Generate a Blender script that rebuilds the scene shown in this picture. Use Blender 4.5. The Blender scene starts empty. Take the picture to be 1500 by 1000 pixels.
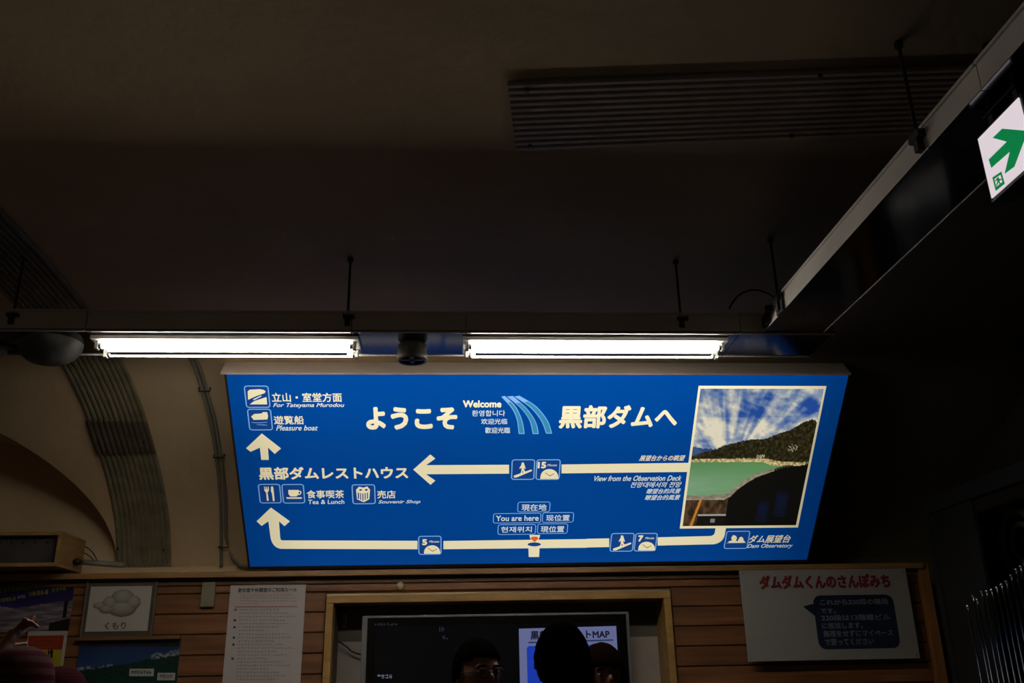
import bpy, bmesh, math, random
import numpy as np
from mathutils import Vector, Matrix, noise
random.seed(7)
SC = bpy.context.scene
COL = SC.collection
PI = math.pi

# ------------------------------------------------------------------ camera
CZ = 1.6                       # eye height
F = 1330.0                     # focal length in pixels of the 1500 x 1000 frame
def _rot(p, yw, r):
    f = np.array([math.sin(yw)*math.cos(p), math.cos(yw)*math.cos(p), math.sin(p)])
    rt = np.array([math.cos(yw), -math.sin(yw), 0]); up = np.cross(rt, f)
    c, s = math.cos(r), math.sin(r)
    return np.array([c*rt+s*up, -s*rt+c*up, f])
M3 = _rot(math.radians(20.5), math.radians(4.0), math.radians(-1.2))
cam = bpy.data.cameras.new('camera'); co = bpy.data.objects.new('camera', cam); COL.objects.link(co)
cam.sensor_width = 36; cam.lens = 36*F/1500; cam.clip_start = .02
co.matrix_world = Matrix([[M3[0][i], M3[1][i], -M3[2][i], (0, 0, CZ)[i]] for i in range(3)] + [[0, 0, 0, 1]])
SC.camera = co
vs = SC.view_settings
SC.display_settings.display_device = 'sRGB'
vs.view_transform = 'Standard'; vs.look = 'None'; vs.exposure = 0.0; vs.gamma = 1; vs.use_curve_mapping = False
w = bpy.data.worlds.new('world'); SC.world = w; w.use_nodes = True
w.node_tree.nodes['Background'].inputs[0].default_value = (.02, .02, .022, 1)
w.node_tree.nodes['Background'].inputs[1].default_value = 1.0
TUBE_POWER = 40.               # emission of the fluorescent tubes
AMBIENT = 3.6                  # watts of an unseen fill light added behind the viewer

# a reading of the photograph: pixel -> point on a real plane of the room
def ray(px, py):
    return M3.T @ np.array([(px-750)/F, -(py-500)/F, 1.0])
def onY(px, py, Y): r = ray(px, py); p = r*Y/r[1]; return Vector((p[0], p[1], p[2]+CZ))
def onX(px, py, X): r = ray(px, py); p = r*X/r[0]; return Vector((p[0], p[1], p[2]+CZ))
def onZ(px, py, Z): r = ray(px, py); p = r*(Z-CZ)/r[2]; return Vector((p[0], p[1], p[2]+CZ))

def fill_light(x, y, z, watts, col):
    l = bpy.data.lights.new('fill_light', 'POINT'); l.shadow_soft_size = .25
    l.energy = watts; l.color = col
    o = bpy.data.objects.new('fill_light', l); o.location = (x, y, z); COL.objects.link(o); return o
fill_light(-1.6, -.2, CZ+.9, AMBIENT, (1, .84, .68))  # unseen fill, added to lift the raceway sides and ceiling

# ------------------------------------------------------------------ materials
def mat(name, col, rough=.6, metal=0., var=0., vscale=6., bump=0., bscale=40., coord='Object', stretch=None, spec=.5, rnd=0., emit=None, estr=1.):
    m = bpy.data.materials.new(name); m.use_nodes = True
    nt = m.node_tree; b = nt.nodes['Principled BSDF']
    b.inputs['Roughness'].default_value = rough; b.inputs['Metallic'].default_value = metal
    b.inputs['Specular IOR Level'].default_value = spec
    b.inputs['Base Color'].default_value = (*col, 1)
    if emit is not None:
        b.inputs['Emission Color'].default_value = (*emit, 1); b.inputs['Emission Strength'].default_value = estr
    tc = nt.nodes.new('ShaderNodeTexCoord'); src = tc.outputs[coord]
    if stretch:
        mp = nt.nodes.new('ShaderNodeMapping'); mp.inputs['Scale'].default_value = stretch
        nt.links.new(src, mp.inputs[0]); src = mp.outputs[0]
        if rnd:
            oi = nt.nodes.new('ShaderNodeObjectInfo'); mu = nt.nodes.new('ShaderNodeMath'); mu.operation = 'MULTIPLY'; mu.inputs[1].default_value = 37
            nt.links.new(oi.outputs['Random'], mu.inputs[0]); nt.links.new(mu.outputs[0], mp.inputs['Location'])
    if var:
        n = nt.nodes.new('ShaderNodeTexNoise'); n.inputs['Scale'].default_value = vscale; n.inputs['Detail'].default_value = 6
        nt.links.new(src, n.inputs['Vector'])
        r = nt.nodes.new('ShaderNodeValToRGB')
        r.color_ramp.elements[0].position = .3; r.color_ramp.elements[1].position = .7
        r.color_ramp.elements[0].color = (*[c*(1-var) for c in col], 1)
        r.color_ramp.elements[1].color = (*[min(1, c*(1+var)) for c in col], 1)
        nt.links.new(n.outputs['Fac'], r.inputs[0]); out = r.outputs[0]
        if rnd:
            oi = nt.nodes.new('ShaderNodeObjectInfo'); mr = nt.nodes.new('ShaderNodeMapRange')
            mr.inputs['To Min'].default_value = 1-rnd; mr.inputs['To Max'].default_value = 1+rnd
            nt.links.new(oi.outputs['Random'], mr.inputs[0])
            hs = nt.nodes.new('ShaderNodeHueSaturation'); nt.links.new(mr.outputs[0], hs.inputs['Value']); nt.links.new(out, hs.inputs['Color']); out = hs.outputs[0]
        nt.links.new(out, b.inputs['Base Color'])
    if bump:
        n2 = nt.nodes.new('ShaderNodeTexNoise'); n2.inputs['Scale'].default_value = bscale; n2.inputs['Detail'].default_value = 4
        nt.links.new(src, n2.inputs['Vector'])
        bp = nt.nodes.new('ShaderNodeBump'); bp.inputs['Strength'].default_value = bump; bp.inputs['Distance'].default_value = .01
        nt.links.new(n2.outputs['Fac'], bp.inputs['Height']); nt.links.new(bp.outputs[0], b.inputs['Normal'])
    return m

def picture_mat(name, rough=.35, glow=0.):
    m = bpy.data.materials.new(name); m.use_nodes = True; nt = m.node_tree; b = nt.nodes['Principled BSDF']
    a = nt.nodes.new('ShaderNodeVertexColor'); a.layer_name = 'Col'
    nt.links.new(a.outputs[0], b.inputs['Base Color']); b.inputs['Roughness'].default_value = rough
    if glow:
        nt.links.new(a.outputs[0], b.inputs['Emission Color']); b.inputs['Emission Strength'].default_value = glow
        b.inputs['Base Color'].default_value = (.05, .05, .05, 1)
        for l in list(nt.links):
            if l.to_socket == b.inputs['Base Color']: nt.links.remove(l)
    return m

def s2l(c):
    return tuple((v/255/12.92 if v/255 <= .04045 else ((v/255+.055)/1.055)**2.4) for v in c)

PL = mat('vault_plaster', (.72, .54, .33), .85, var=.10, vscale=1.7, bump=.35, bscale=14)
PD = mat('vault_plaster_dark', (.045, .038, .026), .9, var=.35, vscale=1.2, bump=.35, bscale=14)  # darker, blotchy tone for the right end wall
CON = mat('floor_concrete', (.045, .042, .038), .7, var=.25, vscale=3, bump=.2)
WOOD = mat('plank_wood', (.205, .082, .030), .45, var=.42, vscale=1.0, bump=.15, bscale=2.2, stretch=(1.6, 10, 22), rnd=.16)
WOODL = mat('light_wood', (.40, .22, .06), .5, var=.22, vscale=1.4, bump=.1, bscale=2, stretch=(3, 20, 20))
WOODE = mat('ledge_wood', (.30, .16, .055), .5, var=.25, vscale=1.4, bump=.1, bscale=2, stretch=(2, 20, 20))
WOODB = mat('case_wood', (.33, .19, .07), .5, var=.2, vscale=1.4, stretch=(6, 6, 20))
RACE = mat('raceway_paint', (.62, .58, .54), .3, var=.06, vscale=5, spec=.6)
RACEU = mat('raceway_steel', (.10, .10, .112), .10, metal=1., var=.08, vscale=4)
WHITE = mat('white_enamel', (.78, .77, .74), .35)
BLACK = mat('black_metal', (.015, .015, .015), .5)
DARK = mat('dark_plastic', (.03, .03, .03), .4)
CORR = mat('corrugated_drain_sheet', (.27, .24, .155), .5, var=.25, vscale=9, spec=.4)
CORRC = mat('corrugated_ceiling_sheet', (.30, .25, .22), .3, var=.15, vscale=9, spec=.5)
CORRD = mat('corrugated_joint_sheet', (.13, .10, .07), .5, var=.25, vscale=9)
PIPE = mat('conduit_grey', (.26, .25, .2), .45, var=.12, vscale=12)
CHROME = mat('chrome', (.75, .75, .74), .15, metal=1.)
SILVER = mat('silver_plastic', (.24, .24, .24), .35, metal=.3)
GREYP = mat('speaker_grey', (.20, .19, .16), .45, var=.1, vscale=14)
TUBE = mat('lit_tube_glass', (.9, .9, .88), .3, emit=(1., .93, .80), estr=TUBE_POWER)

# vault plaster darkens rightwards: light fall-off put into the colour, broken up by noise
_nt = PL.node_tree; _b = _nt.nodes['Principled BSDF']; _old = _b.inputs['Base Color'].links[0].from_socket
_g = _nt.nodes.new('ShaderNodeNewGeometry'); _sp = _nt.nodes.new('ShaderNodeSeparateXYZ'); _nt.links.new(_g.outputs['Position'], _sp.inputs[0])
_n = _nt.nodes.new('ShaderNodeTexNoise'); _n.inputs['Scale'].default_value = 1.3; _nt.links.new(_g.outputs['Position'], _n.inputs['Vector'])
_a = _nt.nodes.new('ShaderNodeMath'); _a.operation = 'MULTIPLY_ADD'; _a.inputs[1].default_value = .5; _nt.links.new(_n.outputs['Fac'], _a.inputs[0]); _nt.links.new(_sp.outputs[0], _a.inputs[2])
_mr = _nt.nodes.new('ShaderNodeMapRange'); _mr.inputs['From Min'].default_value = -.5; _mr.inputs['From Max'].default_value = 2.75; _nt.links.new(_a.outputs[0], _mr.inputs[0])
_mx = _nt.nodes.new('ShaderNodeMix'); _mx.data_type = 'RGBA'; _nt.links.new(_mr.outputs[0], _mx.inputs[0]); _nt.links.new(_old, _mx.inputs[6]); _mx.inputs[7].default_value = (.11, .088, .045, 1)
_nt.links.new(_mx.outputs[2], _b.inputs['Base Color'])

# ------------------------------------------------------------------ builders
WL = {}
def tag(o, label=None, cat=None, group=None, kind=None):
    if label: o['label'] = label
    if cat: o['category'] = cat
    if group: o['group'] = group
    if kind: o['kind'] = kind
    return o
def empty(name, loc, label=None, cat=None, group=None, kind=None):
    o = bpy.data.objects.new(name, None); o.empty_display_size = .05; COL.objects.link(o)
    o.location = loc; WL[o.name] = Vector(loc); return tag(o, label, cat, group, kind)

class MB:
    """collects faces in world coordinates; build() links them as one mesh object"""
    def __init__(s): s.v = []; s.f = []; s.m = []; s.mi = 0
    def add(s, vs_, fs):
        n = len(s.v); s.v += [tuple(p) for p in vs_]
        for f in fs: s.f.append([i+n for i in f]); s.m.append(s.mi)
        return s
    def box(s, a, b):
        (x0, y0, z0), (x1, y1, z1) = a, b
        return s.add([(x0,y0,z0),(x1,y0,z0),(x1,y1,z0),(x0,y1,z0),(x0,y0,z1),(x1,y0,z1),(x1,y1,z1),(x0,y1,z1)],
                     [(0,3,2,1),(4,5,6,7),(0,1,5,4),(1,2,6,5),(2,3,7,6),(3,0,4,7)])
    def obox(s, O, A, B, C):
        O, A, B, C = map(Vector, (O, A, B, C))
        return s.add([O, O+A, O+A+B, O+B, O+C, O+A+C, O+A+B+C, O+B+C],
                     [(0,3,2,1),(4,5,6,7),(0,1,5,4),(1,2,6,5),(2,3,7,6),(3,0,4,7)])
    def tube(s, pts, r, n=10, caps=True):
        pts = [Vector(p) for p in pts]; rs = r if isinstance(r, (list, tuple)) else [r]*len(pts)
        base = len(s.v); t0 = (pts[1]-pts[0]).normalized()
        u = t0.orthogonal().normalized()
        for i, p in enumerate(pts):
            t = (pts[min(i+1, len(pts)-1)]-pts[max(i-1, 0)]).normalized()
            u = (u-t*u.dot(t)).normalized(); w_ = t.cross(u)
            for k in range(n):
                a = 2*PI*k/n; s.v.append(tuple(p+(u*math.cos(a)+w_*math.sin(a))*rs[i]))
        for i in range(len(pts)-1):
            for k in range(n):
                s.f.append([base+i*n+k, base+i*n+(k+1) % n, base+(i+1)*n+(k+1) % n, base+(i+1)*n+k]); s.m.append(s.mi)
        if caps:
            s.f.append([base+k for k in range(n)][::-1]); s.m.append(s.mi)
            s.f.append([base+(len(pts)-1)*n+k for k in range(n)]); s.m.append(s.mi)
        return s
    def lathe(s, c, prof, n=32, ax=(0, 0, 1)):
        c = Vector(c); ax = Vector(ax).normalized(); u = ax.orthogonal().normalized(); w_ = ax.cross(u); base = len(s.v)
        for r, h in prof:
            for k in range(n):
                a = 2*PI*k/n; s.v.append(tuple(c+ax*h+(u*math.cos(a)+w_*math.sin(a))*max(r, 1e-4)))
        for i in range(len(prof)-1):
            for k in range(n):
                s.f.append([base+i*n+k, base+i*n+(k+1) % n, base+(i+1)*n+(k+1) % n, base+(i+1)*n+k]); s.m.append(s.mi)
        return s
    def grid(s, rows, close=False):
        base = len(s.v); nc = len(rows[0])
        for r in rows: s.v += [tuple(p) for p in r]
        for i in range(len(rows)-1):
            for k in range(nc-1):
                s.f.append([base+i*nc+k, base+i*nc+k+1, base+(i+1)*nc+k+1, base+(i+1)*nc+k]); s.m.append(s.mi)
        return s
    def build(s, name, mats, parent=None, loc=None, smooth=False, bevel=0):
        if not isinstance(mats, (list, tuple)): mats = [mats]
        if parent is not None: O = WL[parent.name]
        elif loc is not None: O = Vector(loc)
        else:
            a = np.array(s.v); O = Vector(((a[:,0].min()+a[:,0].max())/2, (a[:,1].min()+a[:,1].max())/2, a[:,2].min()))
        me = bpy.data.meshes.new(name)
        me.from_pydata([tuple(Vector(p)-O) for p in s.v], [], s.f)
        for m in mats: me.materials.append(m)
        me.polygons.foreach_set('material_index', s.m)
        if smooth: me.polygons.foreach_set('use_smooth', [True]*len(s.f))
        me.update()
        o = bpy.data.objects.new(name, me); COL.objects.link(o)
        if parent is not None: o.parent = parent; WL[o.name] = O
        else: o.location = O; WL[o.name] = O
        if bevel:
            b = o.modifiers.new('bevel', 'BEVEL'); b.width = bevel; b.segments = 2; b.limit_method = 'ANGLE'
        return o

def struct(o): o['kind'] = 'structure'; return o

# lettering: one flat text turned into triangles inside a box of a print plane
_tc = {}
def text_polys(txt, bold=0., shear=0.):
    k = (txt, bold, shear)
    if k not in _tc:
        c = bpy.data.curves.new('t', 'FONT'); c.body = txt; c.size = 1; c.shear = shear
        c.resolution_u = 3; c.fill_mode = 'BOTH'
        o = bpy.data.objects.new('t', c); COL.objects.link(o)
        dg = bpy.context.evaluated_depsgraph_get()
        me = bpy.data.meshes.new_from_object(o.evaluated_get(dg))
        v = [(p.co.x, p.co.y) for p in me.vertices]; f = [list(p.vertices) for p in me.polygons]
        bpy.data.objects.remove(o); bpy.data.curves.remove(c); bpy.data.meshes.remove(me)
        nb = len(v)
        if bold and v:      # heavier strokes: the same glyphs laid over each other, slightly shifted
            n = len(v); m_ = 8 if bold > .025 else 4; vv, ff = [], []
            for k_ in range(m_):
                a_ = 2*PI*(k_+.5)/m_; dx, dy = bold*1.15*math.cos(a_), bold*1.15*math.sin(a_)
                vv += [(x+dx, y+dy) for x, y in v]; ff += [[i+n*k_ for i in q] for q in f]
            v, f = vv, ff
        _tc[k] = (v, f, nb)
    return _tc[k]

class Plane:
    """a print surface: origin, unit axes u (right) and v (up), normal n towards the viewer"""
    def __init__(s, O, u, v):
        s.O = Vector(O); s.u = Vector(u).normalized(); s.v = Vector(v).normalized(); s.n = s.u.cross(s.v)
    def px(s, x, y):
        r = Vector(ray(x, y)); c = Vector((0, 0, CZ)); t = (s.O-c).dot(s.n)/r.dot(s.n); p = c+r*t-s.O
        return (p.dot(s.u), p.dot(s.v))
    def at(s, uv, h=0): return s.O+s.u*uv[0]+s.v*uv[1]+s.n*h

def fan_poly(mb, pl, uv, h):
    """concave polygon, triangulated"""
    from mathutils.geometry import tessellate_polygon
    tr = tessellate_polygon([[Vector((a, b, 0)) for a, b in uv]])
    out = []
    for t in tr:
        a, b, c = [uv[i] for i in t]
        if (b[0]-a[0])*(c[1]-a[1])-(b[1]-a[1])*(c[0]-a[0]) < 0: t = t[::-1]
        out.append(t)
    mb.add([pl.at(p, h) for p in uv], out)
class Print:
    def __init__(s, pl, h=.0006): s.pl = pl; s.mb = {}; s.h = h
    def _m(s, key):
        if key not in s.mb: s.mb[key] = MB()
        return s.mb[key]
    def poly(s, key, pts, lay=0, crop=None):
        if crop: pts = [(crop[0]+x/crop[2], crop[1]+y/crop[2]) for x, y in pts]
        fan_poly(s._m(key), s.pl, [s.pl.px(*p) for p in pts], s.h*(1+lay))
    def uvpoly(s, key, uv, lay=0): fan_poly(s._m(key), s.pl, uv, s.h*(1+lay))
    def text(s, key, txt, x0, y0, x1, y1, bold=0., shear=0., lay=1):
        v, f, nb = text_polys(txt, bold, shear)
        if not v: return
        a = np.array(v); mn = a.min(0); mx = a.max(0); ym = (y0+y1)/2; xm = (x0+x1)/2
        u0 = s.pl.px(x0, ym)[0]; u1 = s.pl.px(x1, ym)[0]; v0 = s.pl.px(xm, y1)[1]; v1 = s.pl.px(xm, y0)[1]
        uv = [(u0+(p[0]-mn[0])/(mx[0]-mn[0])*(u1-u0), v0+(p[1]-mn[1])/(mx[1]-mn[1])*(v1-v0)) for p in v]
        s._m(key).add([s.pl.at(p, s.h*(1+lay)+8e-5*(i//nb)) for i, p in enumerate(uv)], f)
    def rrect(s, key, x0, y0, x1, y1, r=.1, line=None, lay=0):
        """rounded rectangle given by mid-side pixels; line = stroke as a share of the height"""
        pl = s.pl; xm = (x0+x1)/2; ym = (y0+y1)/2
        u0 = pl.px(x0, ym)[0]; u1 = pl.px(x1, ym)[0]; v0 = pl.px(xm, y1)[1]; v1 = pl.px(xm, y0)[1]
        R = r*(v1-v0)
        def ring(i):
            o = []
            for cx, cy, a0 in ((u1-R, v1-R, 0), (u0+R, v1-R, 90), (u0+R, v0+R, 180), (u1-R, v0+R, 270)):
                for k in range(5):
                    a = math.radians(a0+k*22.5); o.append((cx+(R-i)*math.cos(a), cy+(R-i)*math.sin(a)))
            return o
        if line is None: s.uvpoly(key, ring(0), lay); return
        a, b = ring(0), ring(line*(v1-v0)); n = len(a); H = s.h*(1+lay)
        s._m(key).add([pl.at(p, H) for p in a+b], [(i, (i+1) % n, n+(i+1) % n, n+i) for i in range(n)])
    def marks(s, key, x0, y0, x1, y1, n, lay=1, seed=0, dens=5):
        """lettering too blurred to read: n glyph-sized clusters of strokes"""
        rr = random.Random(seed)
        for i in range(n):
            a = x0+(x1-x0)*i/n; b = a+(x1-x0)/n*.8; hh = y1-y0
            for k in range(dens):
                if rr.random() < .6:
                    yy = y0+hh*rr.random()*.8; s.poly(key, [(a, yy), (b, yy), (b, yy+hh*.16), (a, yy+hh*.16)], lay)
                else:
                    xx = a+(b-a)*rr.random()*.8; s.poly(key, [(xx, y0), (xx+(b-a)*.16, y0), (xx+(b-a)*.16, y1), (xx, y1)], lay)
    def build(s, name, mats, parent):
        mb = MB(); ml = []
        for i, (k, m) in enumerate(s.mb.items()):
            ml.append(mats[k]); mb.mi = i; mb.add(m.v, m.f)
        return mb.build(name, ml, parent)

def picture(name, pl, quad_px, fn, nx, ny, material, parent, h=.0005):
    """a printed picture: a fine grid of coloured cells; fn(s,t) gives sRGB, s right, t down"""
    q = [pl.px(*p) for p in quad_px]      # TL TR BR BL
    vs_, cols = [], []
    for j in range(ny+1):
        t = j/ny
        for i in range(nx+1):
            s_ = i/nx
            u = (q[0][0]*(1-s_)+q[1][0]*s_)*(1-t)+(q[3][0]*(1-s_)+q[2][0]*s_)*t
            v = (q[0][1]*(1-s_)+q[1][1]*s_)*(1-t)+(q[3][1]*(1-s_)+q[2][1]*s_)*t
            vs_.append(pl.at((u, v), h)); cols.append((*s2l([max(0, min(255, c)) for c in fn(s_, t)]), 1))
    fs = [(j*(nx+1)+i, (j+1)*(nx+1)+i, (j+1)*(nx+1)+i+1, j*(nx+1)+i+1) for j in range(ny) for i in range(nx)]
    o = MB().add(vs_, fs).build(name, material, parent)
    ca = o.data.color_attributes.new('Col', 'FLOAT_COLOR', 'POINT')
    ca.data.foreach_set('color', [c for k in cols for c in k])
    return o

def nz(x, y, z=0., oct=4):
    return noise.fractal(Vector((x, y, z)), 1., 2., oct)
def lerp(a, b, t): t = max(0, min(1, t)); return tuple(p*(1-t)+q*t for p, q in zip(a, b))
def pw(pts, x):
    if x <= pts[0][0]: return pts[0][1]
    for (a, b), (c, d) in zip(pts, pts[1:]):
        if x <= c: return b+(d-b)*(x-a)/(c-a)
    return pts[-1][1]

# ------------------------------------------------------------------ the vaulted hall
YW = 6.0                       # front of the plank wall
YV = 6.36                      # foot of the vault, set back behind the ledge
half = [(6, .72), (5.856, .985), (5.63, 1.2), (5.36, 1.38), (5.09, 1.53), (4.74, 1.66), (4.42, 1.74), (4.08, 1.795), (3.72, 1.84), (3.2, 1.885), (2.5, 1.93), (1.6, 1.965), (.8, 1.975)]
def _sc(y): return 1.06 if y > 4.6 else (1.0+.06*max(0, y-3.2)/1.4)
half = [(y*_sc(y), z*_sc(y)) for y, z in half]
ctrl = half+[(1.6-y, z) for y, z in half[-2::-1]]
def crom(P, n=6):
    out = []; Q = [P[0]]+P+[P[-1]]
    for i in range(1, len(Q)-2):
        p0, p1, p2, p3 = [np.array(q, float) for q in Q[i-1:i+3]]
        for k in range(n):
            t = k/n; out.append(tuple(.5*((2*p1)+(-p0+p2)*t+(2*p0-5*p1+4*p2-p3)*t*t+(-p0+3*p1-3*p2+p3)*t**3)))
    out.append(P[-1]); return out
PROF = crom(ctrl)               # (y, z above eye) from the far springing over the crown to the near one
PA = np.array(PROF); ARC = np.concatenate([[0], np.cumsum(np.hypot(*np.diff(PA, axis=0).T))])
def prof(s, off=0.):
    """point of the vault's section at arc length s, off metres inside it; returns y, absolute z"""
    y = np.interp(s, ARC, PA[:,0]); z = np.interp(s, ARC, PA[:,1])
    e = .03; dy = np.interp(s+e, ARC, PA[:,0])-np.interp(s-e, ARC, PA[:,0]); dz = np.interp(s+e, ARC, PA[:,1])-np.interp(s-e, ARC, PA[:,1])
    l = math.hypot(dy, dz) or 1
    return float(y-off*dz/l), float(z+off*dy/l+CZ)
def s_of(px, py):
    """where the view ray meets the vault: (X, arc length)"""
    r = ray(px, py); k = r[2]/r[1]; g = PA[:,1]-k*PA[:,0]
    for i in range(len(g)-1):
        if g[i] <= 0 <= g[i+1]:
            a = -g[i]/(g[i+1]-g[i]); y = PA[i,0]*(1-a)+PA[i+1,0]*a
            return r[0]/r[1]*y, ARC[i]*(1-a)+ARC[i+1]*a
def onV(px, py, off=0.):
    X, s = s_of(px, py); y, z = prof(s, off); return Vector((X, y, z))

XL, XR = -6.0, 3.62
ZS = .72*1.06
AX, AW, AH = -3.4*1.06, 1.30*1.06, .86*1.06    # the cross arch on the left: centre, half width, rise above the ledge
def arch(X):
    q = (X-AX)/AW
    return ZS+AH*math.sqrt(max(0, 1-q*q))*1.0 if abs(q) < 1 else None
def s_at_z(z): return float(np.interp(z, PA[:12*6,1], ARC[:12*6]))
xs = [XL+i*.13 for i in range(int((AX-AW-XL)/.13)+1)]
xs += [AX-AW*math.cos(PI*i/40) for i in range(41)]
rx = [AX+AW+(XR-AX-AW)*i/36 for i in range(1, 37)]
xs += rx
NS = 90; rows = []
for X in xs:
    a = arch(X); s0 = 0 if a is None else s_at_z(a)
    r = []
    for k in range(NS+1):
        s = s0+(ARC[-1]-s0)*k/NS; y, z = prof(s); r.append((X, y, z))
    rows.append(r)
SPLIT = min(range(len(xs)), key=lambda i: abs(xs[i]-2.3))
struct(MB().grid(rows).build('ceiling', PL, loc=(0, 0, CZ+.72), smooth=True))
ax = [AX-AW*math.cos(PI*i/40) for i in range(41)]
rows = []
for X in ax:
    a = arch(X) or ZS; s = s_at_z(a); y = prof(s)[0]
    rows.append([(X, y+(YV+.02-y)*k/6, a+CZ) for k in range(7)])
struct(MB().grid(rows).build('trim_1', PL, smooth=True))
rows = [[(X, YV+.02, CZ+.6), (X, YV+.02, (arch(X) or ZS)+CZ)] for X in ax]
mbw = MB().grid(rows)
mbw.box((XL, YV-.005, CZ+.5), (XR, YV+.1, CZ+ZS)).box((3.1, YV-.005, 0), (XR, YV+.1, CZ+.5)).box((3.08, YW+.03, 0), (3.12, YV, CZ+.64))
mbw.box((XL, YW+.03, 0), (-.78, YW+.15, CZ+.64)).box((1.41, YW+.03, 0), (3.12, YW+.15, CZ+.64)).box((-.78, YW+.03, CZ+.53), (1.41, YW+.15, CZ+.64)).box((-.78, YW+.03, 0), (1.41, YW+.15, CZ-.95))
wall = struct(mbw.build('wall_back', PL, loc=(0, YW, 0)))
struct(MB().box((XL-.2, -4.6, -.1), (XR+.2, YV+.2, 0)).build('floor', CON))
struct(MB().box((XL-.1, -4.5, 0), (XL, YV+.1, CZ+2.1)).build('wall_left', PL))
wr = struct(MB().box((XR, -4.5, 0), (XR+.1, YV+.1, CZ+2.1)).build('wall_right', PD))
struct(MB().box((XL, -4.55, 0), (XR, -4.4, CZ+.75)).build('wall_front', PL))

# planks of the wainscot: every board its own piece
seam_px = [869, 899, 930, 959, 990]
zs = [onY(320, y, YW).z for y in seam_px]
pitch = (zs[0]-zs[-1])/4; ztop = CZ+.64
levels = [ztop, zs[0]]; 
while levels[-1]-pitch > .02: levels.append(levels[-1]-pitch)
levels.append(0.0)
cache = {}
def plank(x0, x1, z0, z1):
    key = (round(x1-x0, 3), round(z1-z0, 3))
    if key not in cache:
        L, H = key; g = .003; c = .004
        v = []
        for (y, i) in ((.03, 0), (c, 0), (0, c)):
            v += [(g+i, y, g+i), (L-g-i, y, g+i), (L-g-i, y, H-g-i), (g+i, y, H-g-i)]
        f = [(8, 9, 10, 11)]
        for a in (0, 4):
            for k in range(4): f.append((a+k, a+(k+1) % 4, a+4+(k+1) % 4, a+4+k))
        me = bpy.data.meshes.new('plank'); me.from_pydata(v, [], f); me.materials.append(WOOD); me.update(); cache[key] = me
    o = bpy.data.objects.new('plank', cache[key]); COL.objects.link(o); o.parent = wall
    o.location = (x0, YW+random.uniform(-.001, .001)-YW, z0); return o
NX0, NX1, NZ1 = -.735, 1.365, CZ+.48      # niche opening
joints = [XL, -3.9, -2.2, NX0-.02]
for i in range(len(levels)-1):
    z1, z0 = levels[i], levels[i+1]
    if z0 >= CZ+.5 or z1 < CZ-.9:
        c = [XL, -3.9+.4*(i % 2), -2.25, 0.3+.2*(i % 2), 3.075] if z1 < CZ else [XL, -3.9, -1.0, 3.075]
        for a, b in zip(c, c[1:]): plank(a, b, z0, z1)
    else:
        zc = z1
        if z1 > NZ1+.045: pass
        for a, b in zip([XL, -3.9+.4*(i % 2)], [-3.9+.4*(i % 2), -.79]): plank(a, b, z0, zc)
        plank(1.415, 3.075, z0, zc)
# ledge on top of the boards, corner post
lz = CZ+.678
led = struct(MB().box((XL, 5.93, lz-.035), (3.1, YV, lz)).build('trim_2', WOODE, bevel=.004))
tag(led, 'brown wooden ledge board along the top of the plank wall', kind='structure')
struct(MB().box((XL, 5.985, lz-.075), (3.1, YW+.03, lz-.037)).build('trim_3', mat('painted_ledge_shadow', (.10, .05, .02), .6, var=.3, vscale=3)))  # dark strip added in place of the shadow under the ledge
struct(MB().box((3.075, 5.95, 0), (3.14, YW+.05, lz-.0)).build('trim_4', mat('post_wood', (.32, .13, .035), .5, var=.25, vscale=1.5, stretch=(20, 20, 2)), bevel=.004))

# ------------------------------------------------------------------ corrugated drain sheets
def corr_profile(n, w_, d):
    """zigzag across the sheet: list of (offset across, height)"""
    o = []
    for i in range(n):
        for a, h in ((0, 0), (.3, 0), (.42, 1), (.88, 1)): o.append(((i+a)*w_/n, h*d))
    o.append((w_, 0)); return o
XB0, XB1 = onY(172, 828, YV).x, onY(252, 828, YV).x
t = empty('drain_sheet', ((XB0+XB1)/2, YV-.02, CZ+.72), 'dark corrugated plastic drain sheet arching up the vault wall left of the blue sign', 'drain sheet')
def band(name, s0, s1, base, m, X0=XB0, X1=XB1, n=11):
    cp = corr_profile(n, X1-X0, .012); N = max(2, int((s1-s0)/.05)); rows = []
    for k in range(N+1):
        s = s0+(s1-s0)*k/N
        rows.append([(X0+a, *prof(s, base+h)) for a, h in cp])
    mb = MB().grid(rows)
    return mb.build(name, m, t)
J0 = s_of(190, 612)[1]; J1 = s_of(190, 660)[1]
band('lower_sheet', 0.01, J1+.03, .006, CORR)
band('upper_sheet', J0-.03, ARC[-1]*.75, .008, CORR)
band('joint_sheet', J1, J0, .022, CORRD, XB0-.006, XB1+.006)
for (px, py) in ((175, 801), (242, 803), (147, 641), (213, 641), (60, 480), (150, 480)):
    X, s = s_of(px, py); p = Vector((X, *prof(s, .028))); q = Vector((X, *prof(s, .04)))
    MB().tube([p, q], .007, 8).build('bolt', BLACK, t)
t = empty('ceiling_drain_sheet', onV(900, 160), 'long ribbed plastic drain sheet fixed to the dark ceiling, ribs running sideways', 'drain sheet')
A0, A1 = s_of(743, 116), s_of(1400, 93); B0, B1 = s_of(756, 217), s_of(1400, 190)
NR = 12; cp = corr_profile(NR, 1., .010)
rows = []
XE = 3.3
for k in range(25):
    a = k/24
    row = []
    for (c, h) in cp:
        x0 = A0[0]*(1-c)+B0[0]*c; X = x0+(XE-x0)*a
        sA = A0[1]+(A1[1]-A0[1])*(X-A0[0])/(A1[0]-A0[0]); sB = B0[1]+(B1[1]-B0[1])*(X-B0[0])/(B1[0]-B0[0])
        row.append((X, *prof(sA*(1-c)+sB*c, .006+h)))
    rows.append(row)
MB().grid(rows).build('ribbed_sheet', CORRC, t)
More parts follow.
